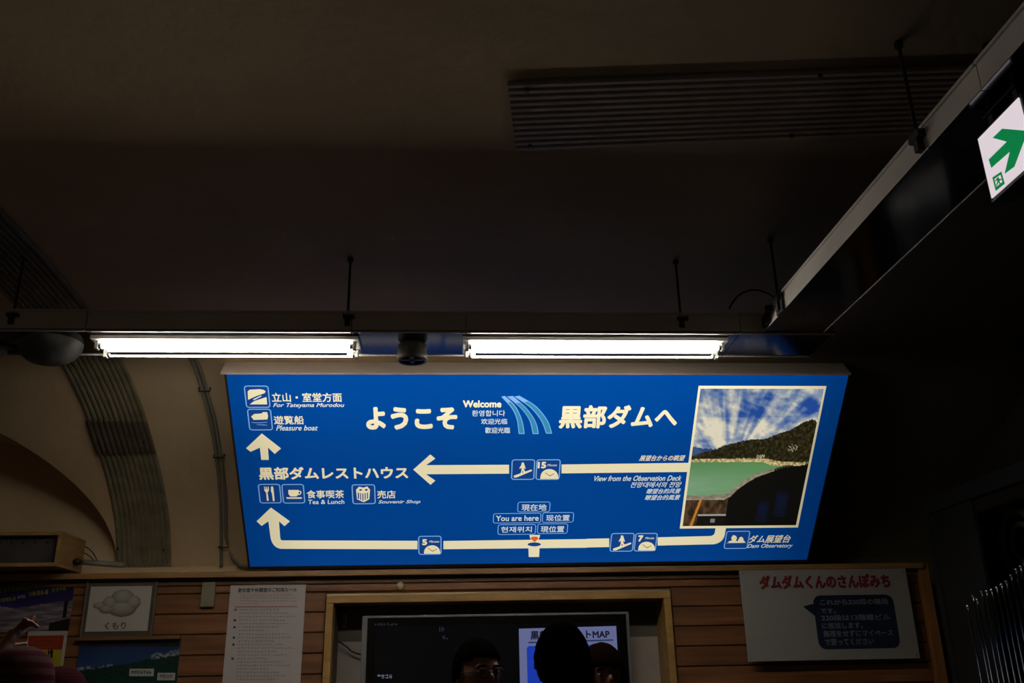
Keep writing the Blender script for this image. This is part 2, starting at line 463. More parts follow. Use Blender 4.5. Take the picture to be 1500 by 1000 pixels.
for (px, py) in ((772, 125), (776, 208), (1200, 104), (1158, 192)):
    X, s = s_of(px, py); MB().tube([(X, *prof(s, .016)), (X, *prof(s, .028))], .008, 8).build('bolt', BLACK, t)

# conduits beside the sign
def conduit(name, label, pts_px, r, off, tail=None, group=None):
    pts = []
    for p in pts_px:
        X, s = s_of(*p); pts.append(Vector((X, *prof(s, off))))
    sm = [Vector(p) for p in crom([tuple(p) for p in pts], 6)]
    if tail: sm += [Vector(p) for p in tail]
    o = empty(name, pts[-1], label, 'conduit', group)
    MB().tube(sm, r, 10).build('pipe', PIPE, o, smooth=True)
    return o
c1 = conduit('conduit', 'left grey cable conduit of the pair curving up the vault beside the sign', [(272, 505), (287, 535), (297, 566), (309, 610), (318, 664), (324, 730), (325, 790), (325, 828)], .0105, .02)
c2 = conduit('conduit', 'right grey cable conduit of the pair, bending onto the ledge behind the sign', [(280, 505), (294, 535), (303, 566), (315, 610), (324, 664), (331, 730), (332, 785)], .0105, .02,
             tail=[onY(335, 803, YV-.03), onY(341, 818, YV-.04), onY(352, 828, YV-.05), onY(375, 831, YV-.05)])
for y in (566, 664, 799):
    xx = {566: 300, 664: 321, 799: 328}[y]
    X, s = s_of(xx, y); a = Vector((X-.03, *prof(s, .008))); b = Vector((X+.035, *prof(s, .008))); m_ = Vector((X, *prof(s, .036)))
    MB().tube([a, a+(m_-Vector((X, *prof(s, .008)))), b+(m_-Vector((X, *prof(s, .008)))), b], .004, 6).build('clamp', BLACK, c1)
o = empty('ledge_pipe', (-2.3, 6.1, lz), 'short grey pipe lying on the ledge beside the wooden display case', 'pipe')
MB().tube([onY(113, 825, 6.12)+Vector((0, 0, .012)), onY(150, 828, 6.16)+Vector((0, 0, .012)), onY(182, 829, 6.2)+Vector((0, 0, .008))], .018, 12).build('pipe', PIPE, o, smooth=True)
MB().tube([onY(112, 825, 5.94)+Vector((0, 0, .012)), onY(117, 825.5, 6.12)+Vector((0, 0, .012))], .020, 12).build('end_cap', BLACK, o, smooth=True)
o = empty('cable_loop', onY(130, 815, 6.1), 'thin dark cable looping out of the display case onto the ledge', 'cable')
cp_ = [onY(*p, 6.12) for p in ((118, 799), (126, 801), (134, 807), (139, 814), (142, 821))]
MB().tube([Vector(p) for p in crom([tuple(p) for p in cp_], 5)], .0035, 6).build('cable', BLACK, o)
cp_ = [onY(*p, 6.10) for p in ((119, 808), (126, 811), (133, 816), (137, 821))]
MB().tube([Vector(p) for p in crom([tuple(p) for p in cp_], 5)], .0035, 6).build('cable', BLACK, o)

# ------------------------------------------------------------------ suspended raceway
ZU = CZ+1.512; ZT = CZ+1.60; YF, YR = 3.895, 4.225; LX0, LX1 = 1.465, 1.745
t = empty('suspended_raceway', (.2, 4.05, ZU), 'long grey steel raceway hung under the vault with a leg running toward the viewer', 'cable raceway')
def channel_x(x0, x1, hl=0.):
    g = .002
    o = MB().box((x0+g, YF, ZU-.012), (x1-g, YF+.004, ZT)).box((x0+g, YF-.008, ZT-.006), (x1-g, YF+.02, ZT+.004)).build('side_panel', RACE, t)
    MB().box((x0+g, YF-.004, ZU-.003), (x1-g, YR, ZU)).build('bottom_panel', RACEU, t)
    MB().box((x0+g, YR-.004, ZU-.008), (x1-g, YR, ZT)).build('rear_panel', RACE, t)
for a, b in ((XL+.02, -4.4), (-4.4, -3.05), (-3.05, -1.64), (-1.64, -.46), (-.46, .06), (.06, 1.35), (1.35, 1.80)): channel_x(a, b)
MB().box((XL+.02, YF+.01, ZT-.012), (1.80, YR-.01, ZT-.008)).build('tray_cover', RACE, t)
def channel_y(y0, y1):
    g = .002
    MB().box((LX0, y0+g, ZU), (LX0+.004, y1-g, ZT)).box((LX0-.008, y0+g, ZT-.006), (LX0+.02, y1-g, ZT+.004)).build('side_panel', RACE, t)
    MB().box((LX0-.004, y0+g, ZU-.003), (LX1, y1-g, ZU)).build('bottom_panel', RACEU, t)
    MB().box((LX1-.004, y0+g, ZU-.006), (LX1, y1-g, ZT)).build('side_panel', RACE, t)
for a, b in ((2.33, YF-.006), (1.63+.4, 2.33), (.2, 2.03), (-1.8, .2), (-4.2, -1.8)): channel_y(a, b)
MB().box((LX0+.01, -4.2, ZT-.012), (LX1-.01, YF, ZT-.008)).build('tray_cover', RACE, t)
for (X, y) in ((-.48, 3.92), (-1.965, 3.92), (1.07, 3.92), (-3.4, 3.92), (-4.9, 3.92)):
    zc = prof(float(np.interp(-y, -PA[:,0], ARC)))[1]
    MB().tube([(X, y-.02, ZU+.03), (X, y-.02, zc+.005)], .006, 8).tube([(X, y-.02, zc-.02), (X, y-.02, zc+.002)], .014, 8).build('hanger_rod', BLACK, t)
    MB().box((X-.02, y-.045, ZU+.055), (X+.03, y-.005, ZU+.07)).box((X-.012, y-.035, ZU+.02), (X+.012, y-.012, ZU+.055)).build('hanger_bracket', BLACK, t)
for (X, y) in ((LX0-.01, 3.66), (LX0-.01, 2.36), (LX0-.01, .9), (LX1+.01, 3.4), (LX1+.01, 2.36), (LX0-.01, -.8)):
    zc = prof(float(np.interp(-y, -PA[:,0], ARC)))[1]
    MB().tube([(X, y, ZU+.03), (X, y, zc+.005)], .006, 8).tube([(X, y, zc-.02), (X, y, zc+.002)], .014, 8).build('hanger_rod', BLACK, t)
    MB().box((X-.015, y-.03, ZU+.05), (X+.03, y+.03, ZU+.075)).box((X-.012, y-.012, ZU+.01), (X+.012, y+.012, ZU+.055)).build('hanger_bracket', BLACK, t)
# corner junction: a small cluster of clips where the leg meets the main run
for a_, b_ in (((LX0-.012, 3.62, ZU+.0), (LX0-.002, 3.70, ZT+.012)), ((LX0-.03, 3.76, ZU+.05), (LX0-.004, 3.78, ZU+.08)), ((LX0-.02, 3.80, ZU+.01), (LX0-.004, 3.87, ZU+.06))): MB().box(a_, b_).build('corner_bracket', BLACK, t)
o = empty('slack_cable', (1.3, 3.9, ZT), 'slack black cable arching above the raceway near its corner', 'cable')
arcp = [onY(*p, 3.85) for p in ((1068, 452), (1080, 434), (1100, 425), (1120, 428), (1138, 440), (1145, 452))]
MB().tube([Vector(p) for p in crom([tuple(p) for p in arcp], 5)], .005, 6).build('cable', BLACK, o)

# fluorescent battens
def batten(x0, x1, label):
    t = empty('fluorescent_batten', ((x0+x1)/2, 4.05, ZU), label, 'lamp', 'twin tube lamps above the sign')
    MB().box((x0-.03, 3.955, ZU-.022), (x1+.03, 4.15, ZU-.004)).build('base_plate', WHITE, t, bevel=.003)
    yc = 4.0515; z0 = ZU-.022; z1 = ZU-.06
    MB().add([(x0+.03, yc-.05, z0), (x1-.03, yc-.05, z0), (x1-.03, yc-.02, z1), (x0+.03, yc-.02, z1), (x0+.03, yc+.02, z1), (x1-.03, yc+.02, z1), (x1-.03, yc+.05, z0), (x0+.03, yc+.05, z0)],
             [(0, 1, 2, 3), (3, 2, 5, 4), (4, 5, 6, 7), (0, 3, 4, 7), (1, 6, 5, 2)]).build('reflector', WHITE, t)
    for y in (3.995, 4.108):
        tb = MB().tube([(x0+.012, y, CZ+1.47), (x1-.012, y, CZ+1.47)], .013, 16).build('tube', TUBE, t, smooth=True)
        for xa in (x0, x1-.013): MB().tube([(xa, y, CZ+1.47), (xa+.013, y, CZ+1.47)], .0135, 16).build('tube_cap', SILVER, tb)
        for x, s in ((x0, -1), (x1, 1)):
            MB().box((min(x, x+s*.016), y-.014, CZ+1.452), (max(x, x+s*.016), y+.014, ZU-.02)).build('lamp_holder', WHITE, t, bevel=.003)
    return t
batten(-1.61, -.463, 'left twin tube fluorescent lamp glowing white under the raceway')
batten(.077, 1.277, 'right twin tube fluorescent lamp glowing white under the raceway')

# round ceiling devices under the raceway
t = empty('cylinder_speaker', (-.19, 4.05, ZU), 'short grey cylinder speaker under the raceway between the two lamps', 'speaker')
zb = CZ+1.418
MB().lathe((-.19, 4.05, zb), [(.058, .0), (.071, .0), (.072, .012), (.070, .03), (.068, ZU-zb-.018), (.05, ZU-zb-.004), (.0, ZU-zb-.004)], 40).build('housing', GREYP, t, smooth=True)
MB().lathe((-.19, 4.05, zb), [(.058, .0), (.055, .03), (0, .035)], 40).build('recess', BLACK, t, smooth=True)
MB().tube([(-.19, 4.05, zb+.03), (-.19, 4.05, zb+.008)], .018, 16).box((-.20, 3.995, zb+.004), (-.18, 4.105, zb+.01)).box((-.245, 4.04, zb+.004), (-.135, 4.06, zb+.01)).build('grille', GREYP, t)
ap = Vector(onY(75, 507, 4.06)); axd = Vector((.20, -.12, -.97)).normalized()
t = empty('dome_speaker', ap, 'round white dome speaker hanging at the left end of the lamps', 'speaker')
MB().lathe(ap, [(0, -.03), (.09, -.03), (.13, -.018), (.138, 0), (.136, .006)], 44, axd).build('housing', mat('dome_rim', (.22, .2, .18), .5), t, smooth=True)
MB().lathe(ap, [(.136, .006), (.132, .02), (.115, .042), (.085, .060), (.05, .071), (.0, .075)], 44, axd).build('grille_dome', mat('dome_grille', (.11, .11, .105), .5, bump=.3, bscale=200), t, smooth=True)
MB().tube([ap-axd*.03, ap+Vector((-.04, 0, .06)), (ap.x-.05, ap.y, ZU)], .012, 10).build('mounting_arm', BLACK, t)
o = empty('cable_bundle', onY(0, 485, 4.1), 'dark cables hanging behind the dome speaker at the left edge', 'cable')
for k, (a, b, c) in enumerate((((-40, 455), (5, 488), (38, 512)), ((-40, 470), (0, 496), (35, 520)), ((-40, 530), (3, 516), (34, 514)))):
    P = [onY(*q, 4.12+.01*k) for q in (a, b, c)]
    MB().tube([Vector(p) for p in crom([tuple(p) for p in P], 5)], .006, 6).build('cable', BLACK, o)
MB().lathe(onY(3, 516, 4.1), [(0, -.01), (.02, -.008), (.022, .004), (0, .012)], 16, (0, -1, -.2)).build('cable_clip', WHITE, o, smooth=True)

# ------------------------------------------------------------------ exit sign on the leg
EX = 1.527
tl, bl = onX(1432, 206, EX), onX(1457, 290, EX); trp = onX(1493, 142, EX)
ey1 = (tl.y+bl.y)/2; ey0 = trp.y; ez1 = tl.z; ez0 = bl.z
t = empty('exit_sign', (EX+.04, (ey0+ey1)/2, ZU), 'lit white exit sign with green arrow hanging under the raceway leg', 'sign')
MB().box((EX, ey0-.012, ez0-.006), (EX+.07, ey1+.012, ez1+.012)).build('housing', mat('exit_housing', (.05, .05, .05), .4), t, bevel=.004)
MB().box((EX+.02, ey0+.03, ez1+.01), (EX+.05, ey0+.05, ZU-.002)).box((EX+.02, ey1-.05, ez1+.01), (EX+.05, ey1-.03, ZU-.002)).box((EX+.01, ey0+.02, ZU-.008), (EX+.06, ey1-.02, ZU-.003)).build('mount', BLACK, t)
EW = mat('exit_white', (.1, .1, .1), .4, emit=s2l((214, 202, 208)), estr=1.05)
EG = mat('exit_green', (.01, .05, .03), .4, emit=s2l((0, 118, 62)), estr=1.)
MB().box((EX-.004, ey0, ez0+.004), (EX+.002, ey1, ez1)).build('face', EW, t)
pl = Plane((EX-.0042, ey1, ez0), (0, -1, 0), (0, 0, 1))
pr = Print(pl, .0004); cr = (1380, 120, 5.558)
pr.poly('g', [(380, 632), (528, 486), (413, 455), (490, 380), (700, 398), (590, 690), (510, 748), (552, 568), (402, 700)], 0, cr)
pr.poly('g', [(410, 778), (484, 728), (512, 828), (438, 888)], 0, cr)
pr.poly('w', [(428, 790), (478, 755), (492, 815), (444, 852)], 1, cr)
pr.poly('g', [(450, 782), (463, 772), (470, 790), (486, 786), (488, 795), (470, 806), (484, 832), (474, 838), (462, 816), (452, 845), (443, 840), (454, 806), (446, 800), (438, 812), (434, 803), (444, 790)], 2, cr)
pr.build('arrow_and_runner', {'g': EG, 'w': EW}, t)

# ------------------------------------------------------------------ the big blue light box sign
YB = 5.975
bl, br = onY(366.5, 829, YB), onY(1182, 820, YB)
SX0, SX1 = bl.x, br.x; ZB = (bl.z+br.z)/2
tl, tr = onX(328, 547, SX0), onX(1237, 549, SX1)
YT, ZTP = (tl.y+tr.y)/2, (tl.z+tr.z)/2
PLS = Plane((SX0, YB, ZB), (1, 0, 0), (0, YT-YB, ZTP-ZB))
SW = SX1-SX0; SH = math.hypot(YT-YB, ZTP-ZB); nin = -PLS.n
def glow_mat(name, srgb, k=1., base=.12):
    """backlit film: even colour, dimmer towards the ends of the box where its inner tubes stop"""
    c = s2l(srgb)
    m = mat(name, tuple(min(1, v*base) for v in c), .25, emit=c, estr=k)
    nt = m.node_tree; b = nt.nodes['Principled BSDF']
    tc = nt.nodes.new('ShaderNodeTexCoord'); sep = nt.nodes.new('ShaderNodeSeparateXYZ')
    nt.links.new(tc.outputs['Object'], sep.inputs[0])
    r = nt.nodes.new('ShaderNodeValToRGB'); mr = nt.nodes.new('ShaderNodeMapRange')
    mr.inputs['From Min'].default_value = 0; mr.inputs['From Max'].default_value = SW
    nt.links.new(sep.outputs[0], mr.inputs[0]); nt.links.new(mr.outputs[0], r.inputs[0])
    cr_ = r.color_ramp; cr_.interpolation = 'B_SPLINE'
    cr_.elements[0].position = 0; cr_.elements[0].color = (.62,)*3+(1,)
    cr_.elements[1].position = 1; cr_.elements[1].color = (.42,)*3+(1,)
    for p, v in ((.10, .95), (.35, .92), (.5, 1.), (.78, .98), (.92, .72)):
        e = cr_.elements.new(p); e.color = (v, v, v, 1)
    mv = nt.nodes.new('ShaderNodeMapRange'); mv.inputs['From Min'].default_value = ZTP-ZB-.45; mv.inputs['From Max'].default_value = ZTP-ZB
    mv.inputs['To Min'].default_value = k; mv.inputs['To Max'].default_value = k*1.42; mv.interpolation_type = 'SMOOTHSTEP'; nt.links.new(sep.outputs[2], mv.inputs[0])
    mu = nt.nodes.new('ShaderNodeMath'); mu.operation = 'MULTIPLY'; nt.links.new(mv.outputs[0], mu.inputs[1])
    nt.links.new(r.outputs[0], mu.inputs[0]); nt.links.new(mu.outputs[0], b.inputs['Emission Strength'])
    return m
t = empty('light_box_sign', PLS.O, 'large blue backlit guide sign with white route arrows, tilted over the ledge', 'sign')
TH = .112
O = PLS.O
face = MB(); face.obox(PLS.at((0, 0), 0), PLS.u*SW, PLS.v*SH, nin*.006); face.build('face_panel', glow_mat('sign_blue', (0, 60, 132), base=.7), t)
hous = MB()
hous.obox(PLS.at((-.006, -.02), 0)+nin*.007, PLS.u*(SW+.012), PLS.v*(SH+.02), nin*(TH-.01))
hous.obox(PLS.at((-.012, -.022), .004), PLS.u*(SW+.024), PLS.v*.022, nin*.02)
hous.obox(PLS.at((-.012, -.0), .004), PLS.u*.012, PLS.v*SH, nin*.02)
hous.obox(PLS.at((SW, -.0), .004), PLS.u*.012, PLS.v*SH, nin*.02)
hous.build('housing', mat('sign_housing', (.03, .027, .022), .5), t)
lid = MB().obox(PLS.at((-.03, SH+.002), .012), PLS.u*(SW+.04), PLS.v*.012, nin*(TH+.02))
lid.build('top_cover', mat('sign_cover', (.80, .68, .58), .5, var=.06, vscale=3), t, bevel=.002)
for x in (.25, SW/2, SW-.25):
    p = PLS.at((x, .06), 0)+nin*TH; MB().box((p.x-.02, p.y, p.z-.02), (p.x+.02, YV-.06, p.z+.01)).build('wall_bracket', BLACK, t)
G = {'c': glow_mat('sign_cream', (228, 216, 176)), 'l': glow_mat('sign_light_blue', (120, 165, 215)), 'k': glow_mat('sign_teal', (50, 130, 165)),
     'o': glow_mat('sign_orange', (215, 95, 40)), 'n': glow_mat('sign_navy', (18, 62, 130)), 'r': glow_mat('sign_amber', (150, 110, 50)), 'w': glow_mat('sign_pale', (205, 212, 205))}
P = Print(PLS, .0006)
C1 = (320, 530, 3.225); C2 = (520, 530, 3.2258); C3 = (800, 530, 3.2267)
def T(txt, x0, y0, x1, y1, bold=.02, sh=0., key='c'): P.text(key, txt, x0, y0, x1, y1, bold, sh)
T('立山・室堂方面', 398.1, 575, 500.8, 588.4, .018)
T('For Tateyama Murodou', 400, 590, 504.5, 597.6, .014, .35, 'w')
T('遊覧船', 401.2, 608.6, 445, 621.2, .018)
T('Pleasure boat', 404.3, 622.6, 465.7, 630.2, .014, .35, 'w')
T('ようこそ', 536, 595.7, 669.8, 628.8, .046)
T('黒部ダムレストハウス', 379, 683.3, 598, 701.7, .032)
T('食事喫茶', 449.3, 717.5, 504, 729.4, .016)
T('Tea & Lunch', 451.5, 731.5, 504.5, 737.8, .014, .1, 'w')
T('売店', 552.5, 718, 579.5, 729.6, .016)
T('Souvenir Shop', 554, 732, 616, 738.2, .014, .35, 'w')
T('Welcome', 678, 586, 734.5, 596.5, .035)
T('환영합니다', 691.4, 600.5, 740, 609.3, .008, 0, 'w')
T('欢迎光临', 704.8, 612.8, 743.2, 621, .010, 0, 'w')
T('歡迎光臨', 710.6, 625.6, 747, 634.2, .012, 0, 'w')
T('黒部ダムへ', 819.2, 593, 992.8, 627, .034)
T('展望台からの眺望', 936.4, 666.3, 1003.6, 674.6, .014, .3)
T('View from the Observation Deck', 870.7, 696.2, 998.3, 704, .014, .35, 'w')
T('전망대에서의 전망', 924, 705.5, 998.3, 713.6, .010, .3, 'w')
T('瞭望台的风景', 947, 715.2, 996.8, 722.6, .012, .3, 'w')
T('瞭望台的風景', 944.7, 724.4, 996.2, 731.9, .012, .3, 'w')
T('ダム展望台', 1097.5, 783.2, 1158, 794.6, .018, .2)
T('Dam Observatory', 1094.4, 796, 1161, 803.4, .012, .35, 'w')
for (b, tx, m_, s_) in (((758, 734.5, 806, 749.8), '現在地', (764, 738, 800.5, 747.6), .014), ((722.2, 751.2, 792.6, 766), 'You are here', (726.5, 754.6, 789, 762.6), .018),
                    ((794.2, 750, 840.5, 765), '现位置', (800, 753.6, 834.5, 762.4), .012), ((729, 767.5, 785, 782.8), '현재위치', (734, 770.8, 779, 779.4), .012),
                    ((787, 766.5, 831.8, 781.5), '現位置', (792, 770, 826.5, 779.2), .012)):
    P.rrect('l', *b, r=.2, line=.06); T(tx, *m_, s_, 0, 'w')
# icon frames
for b in ((358.7, 564.4, 394.9, 597), (363.4, 598.4, 398.6, 630), (379, 708.4, 411.6, 736.8), (413.3, 708.6, 446.2, 737), (515.6, 709, 550, 738), (749, 672.4, 783.4, 702.4),
          (785, 672.4, 820.6, 702.4), (612.7, 784.4, 646.8, 812), (894, 780.3, 928.4, 807.5), (929.4, 780.3, 962, 807), (1061.9, 777.2, 1097, 803.4)):
    P.rrect('n', *b, r=.12, lay=.2); P.rrect('l', *b, r=.12, line=.045, lay=.6)
# clocks with minutes
for (n, a, mm, dl, dt, dr, db) in (('15', (787.6, 676, 800, 685.6), (801.5, 679.2, 816, 682.4), 791.4, 686.6, 818, 701), ('5', (618.3, 789.2, 625.7, 798), (628.5, 791, 643.5, 794.3), 621, 798.2, 645, 810.6),
                        ('7', (934.8, 783.6, 942, 792.7), (945, 786, 958.5, 789.2), 934.8, 793, 959.6, 805.7)):
    T(n, *a, .05); T('Minutes', *mm, .01, .3, 'w')
    cx = (dl+dr)/2; pts = [(cx-(dr-dl)/2*math.cos(PI*k/16), db-(db-dt)*math.sin(PI*k/16)**.8) for k in range(17)]
    P.poly('c', pts, .9); hy = db-(db-dt)*.35
    P.poly('r', [(cx-6, hy-4.5), (cx+.5, hy), (cx+7, hy-3), (cx+7, hy-2), (cx+.5, hy+1.3), (cx-6.5, hy-3.8)], 1.5)
# climbing figures
for (ox, oy) in ((0, 0), (145.4, 106.8)):
    cc = (720+ox, 650+oy, 5)
    P.poly('c', [(162, 232), (292, 186), (298, 196), (185, 244), (165, 246)], 1, cc)
    P.poly('c', [(222, 135), (236, 135), (240, 148), (250, 180), (242, 182), (238, 168), (238, 188), (250, 204), (240, 210), (228, 196), (222, 212), (212, 216), (220, 192), (218, 172), (208, 182), (204, 176), (218, 154)], 1, cc)
# mountain cable car icon, boat
ci = (340, 555, 8.333)
P.poly('c', [(190, 150), (215, 128), (340, 122), (390, 132), (410, 152), (395, 172), (300, 205), (195, 252)], 1, ci)
P.poly('c', [(215, 308), (268, 268), (420, 218), (428, 308)], 1, ci)
P.poly('w', [(255, 245), (350, 200), (365, 207), (270, 256)], 1.2, ci)
P.poly('c', [(232, 455), (270, 425), (365, 418), (372, 402), (428, 402), (440, 450), (430, 492), (262, 497)], 1, ci)
P.poly('l', [(238, 525), (330, 530), (430, 522), (430, 528), (330, 537), (238, 531)], 1, ci)
P.poly('l', [(300, 553), (380, 553), (430, 560), (430, 565), (360, 560), (300, 558)], 1, ci)
# fork and knife, cup, gift
cf = (370, 700, 5.357)
P.poly('c', [(90, 66), (96, 66), (99, 88), (103, 88), (104, 66), (110, 66), (113, 88), (117, 88), (120, 66), (127, 68), (128, 98), (118, 112), (127, 176), (113, 178), (106, 112), (94, 100)], 1, cf)
P.poly('c', [(145, 68), (156, 62), (163, 75), (168, 118), (173, 178), (160, 180), (152, 120), (144, 100)], 1, cf)
P.poly('c', [(280, 92), (362, 92), (362, 125), (345, 143), (298, 143), (282, 125)], 1, cf)
P.poly('c', [(262, 150), (390, 150), (384, 161), (270, 161)], 1, cf)
P.poly('c', [(362, 98), (380, 100), (384, 115), (374, 130), (358, 132), (362, 124), (372, 122), (375, 112), (372, 106), (362, 106)], 1, cf)
P.poly('c', [(812, 90), (835, 66), (870, 74), (900, 64), (922, 90), (916, 165), (872, 188), (820, 165)], 1, cf)
for (a, b, c, d) in ((826, 112, 836, 160), (844, 116, 852, 168), (862, 118, 870, 175), (880, 116, 888, 168), (898, 112, 906, 160)):
    P.poly('n', [(a, b), (c, b+2), (c, d+3), (a, d)], 1.4, cf)
P.poly('n', [(832, 92), (850, 84), (862, 92), (846, 100)], 1.4, cf); P.poly('n', [(878, 92), (892, 82), (908, 90), (892, 100)], 1.4, cf)
# observatory icon
co_ = (880, 760, 4.839)
P.poly('c', [(905, 168), (905, 158), (930, 150), (924, 132), (938, 112), (958, 118), (966, 135), (958, 150), (968, 158), (985, 128), (998, 124), (1010, 135), (1012, 150), (1022, 158), (1020, 168)], 1, co_)
P.poly('l', [(893, 166), (1032, 164), (1032, 168), (893, 171)], 1, co_)
# route lines and arrows
P.poly('c', [(205, 337), (296, 408), (266, 434), (234, 404), (238, 462), (202, 462), (196, 404), (152, 424), (130, 407)], 0, C1)
P.poly('c', [(275, 508), (356, 436), (380, 456), (336, 487), (728, 485), (728, 527), (336, 530), (380, 560), (357, 580)], 0, C2)
P.poly('c', [(73, 484), (690, 476), (680, 519), (73, 526)], 0, C3)
def bez(a, b, c, n=8): return [((1-t_)**2*a[0]+2*t_*(1-t_)*b[0]+t_*t_*c[0], (1-t_)**2*a[1]+2*t_*(1-t_)*b[1]+t_*t_*c[1]) for t_ in [k/n for k in range(n+1)]]
P.poly('c', [(248, 687), (338, 752), (312, 775), (286, 752), (292, 830)]+bez((292, 830), (293, 842), (303, 842), 4)+[(940, 844), (940, 884), (295, 882)]+bez((295, 882), (255, 876), (246, 828))+[(236, 752), (204, 774), (180, 752)], 0, C1)
P.poly('c', [(418, 845), (1095, 836), (1095, 877), (418, 884)], 0, C2)
P.poly('c', [(191, 835), (298, 833), (298, 874), (191, 876)], 0, C3)
P.poly('c', [(527, 828), (775, 822)]+bez((775, 822), (794, 820), (797, 806), 4)+[(802, 778), (852, 777), (845, 812)]+bez((845, 812), (838, 855), (790, 861))+[(527, 867)], 0, C3)
cm = (710, 725, 10)
P.poly('c', [(655, 580), (812, 580), (795, 640), (740, 690), (722, 690), (668, 640)], 1, cm)
P.poly('o', [(668, 628), (700, 605), (760, 605), (790, 628), (732, 688)], 1.4, cm)
P.poly('n', [(726+97*math.cos(a*PI/12), 718+29*math.sin(a*PI/12)) for a in range(24)], 1.8, cm)
P.poly('c', [(640, 745), (805, 745), (797, 903), (645, 903)], 1, cm)
# three falling arcs
cl = (660, 570, 9.375)
def qb(p): return [tuple(q) for q in crom(p, 5)]
for k, (L, R_) in enumerate((([(695, 100), (840, 262), (910, 420), (935, 612)], [(1018, 612), (985, 430), (895, 235), (748, 90)]),
                             ([(775, 97), (960, 255), (1080, 420), (1128, 612)], [(1212, 612), (1172, 450), (1050, 265), (855, 90)]),
                             ([(875, 97), (1090, 245), (1240, 425), (1312, 606)], [(1394, 606), (1335, 430), (1175, 230), (945, 86)]))):
    a = qb(L); b = qb(R_)
    P.poly('l', a+b, .3+k*.8, cl)
    n = len(a); ia = []; ib = []
    for i in range(n):
        bb = b[n-1-i]; dx, dy = bb[0]-a[i][0], bb[1]-a[i][1]; l = math.hypot(dx, dy) or 1; q = min(11, l*.3)
        ia.append((a[i][0]+dx/l*q, a[i][1]+dy/l*q)); ib.append((bb[0]-dx/l*q, bb[1]-dy/l*q))
    ia[-1] = (ia[-1][0], ia[-1][1]-12); ib[-1] = (ib[-1][0], ib[-1][1]-12)
    P.poly('k', ia[3:]+ib[3:][::-1], .7+k*.8, cl)
# frame of the photograph
P.poly('c', [(1023.3, 564.7), (1210.6, 565.1), (1168.9, 772.2), (995.6, 773.8)], .4)
P.build('lettering_and_arrows', G, t)

RIDGE = [(0, .47), (.08, .45), (.2, .415), (.3, .385), (.42, .357), (.5, .352), (.6, .345), (.7, .31), (.78, .285), (.85, .25), (.92, .215), (.96, .21), (1, .23)]
CREST = [(0, .80), (.33, .795), (.38, .77), (.43, .72), (.5, .67), (.57, .63), (.67, .595), (.79, .56), (.9, .545), (1, .535)]
def dam(s, t):
    r = pw(RIDGE, s)+.012*nz(s*22, 3)
    far = .40+.02*math.sin(s*9)+.008*nz(s*30, 9)
    shore = pw([(0, .505), (.5, .50), (.65, .505), (.76, .525), (.9, .53), (1, .53)], s)
    crest = pw(CREST, s); inner = crest-pw([(0, .035), (.35, .04), (.5, .035), (.7, .02), (1, .012)], s)
    if t < r:
        if s < .30 and t > far+.1*max(0, s-.16)*3: return lerp((35, 60, 110), (60, 85, 125), nz(s*12, t*30)+.5)
        a = math.atan2(s-.32, .62-t); d = math.hypot(s-.32, .62-t)
        n = nz(a*6.5, d*1.7, 1, 5)*.55+.45*nz(s*4+t*3, t*10-s*4, 4, 5)+.25*nz(s*14+t*8, t*34-s*9, 8)
        k = .62+n*1.0-(.14 if t < .2 else 0)-.30*math.exp(-((s-.45)**2+(t-.17)**2*2)/.02)-.3*math.exp(-((s-.88)**2+(t-.12)**2)/.012)+.28*math.exp(-((t-.3)**2)/.02)*(1-.4*s)
        return lerp((32, 72, 150), (225, 216, 190), k)
    if t < shore-.012+.006*nz(s*40, 1): 
        b = lerp((20, 20, 9), (62, 52, 22), nz(s*38, t*42)*1.1+.38)
        if abs(s-.84) < .04 and abs(t-.415) < .03 and nz(s*90, t*90) > .22: return (170, 160, 130)
        if abs(s-.58) < .035 and abs(t-.475) < .015 and nz(s*120, t*120) > -.05: return (185, 175, 140)
        return b
    if t < shore+.012+pw([(0, 0), (.6, .0), (.7, .02), (.8, .0), (1, 0)], s) and s < .97 and t < crest: return lerp((140, 118, 72), (225, 205, 150), .5+nz(s*50, t*60))
    if t < inner: return lerp(lerp((78, 128, 74), (120, 158, 122), (t-.5)/.16), (96, 140, 88), .1+.8*s+.2*nz(s*6, t*30))
    if t < crest: 
        return lerp((92, 84, 66), (168, 160, 136), .55+.5*nz(s*20, t*60)+(.35 if crest-t < .008 else 0)) if s < .72 else ((20, 18, 12) if int(s*90) % 2 and t > inner+.006 else (70, 66, 50))
    if s < .365 and t > crest:
        if abs((s-.11)-(.86-t)*.28) < .011: return (190, 120, 40)
        if abs(t-.915) < .006 and s > .12: return (165, 165, 160)
        if t > .92 and s > .12: return (16, 13, 9) if not (.235 < s < .275 and .945 < t < .975) else (120, 120, 120)
        return lerp((40, 27, 15), (86, 62, 40), .5+nz(s*22, t*14))
    b = (6, 6, 4)
    for cx, cw, a, bt in ((.68, .06, .79, .98), (.83, .065, .72, .93)):
        if abs(s-cx) < cw and a < t < bt: b = lerp(b, (9, 22, 56), (1-(abs(s-cx)/cw)**3)*.9*min(1, (t-a)*14)*(1-.5*(t-a)/(bt-a)))
    return b
picture('dam_photograph', PLS, [(1026, 568.8), (1206.5, 569.2), (1165.8, 768.6), (999.8, 770)], dam, 180, 170, picture_mat('backlit_photo', .3, .92), t, .0022)

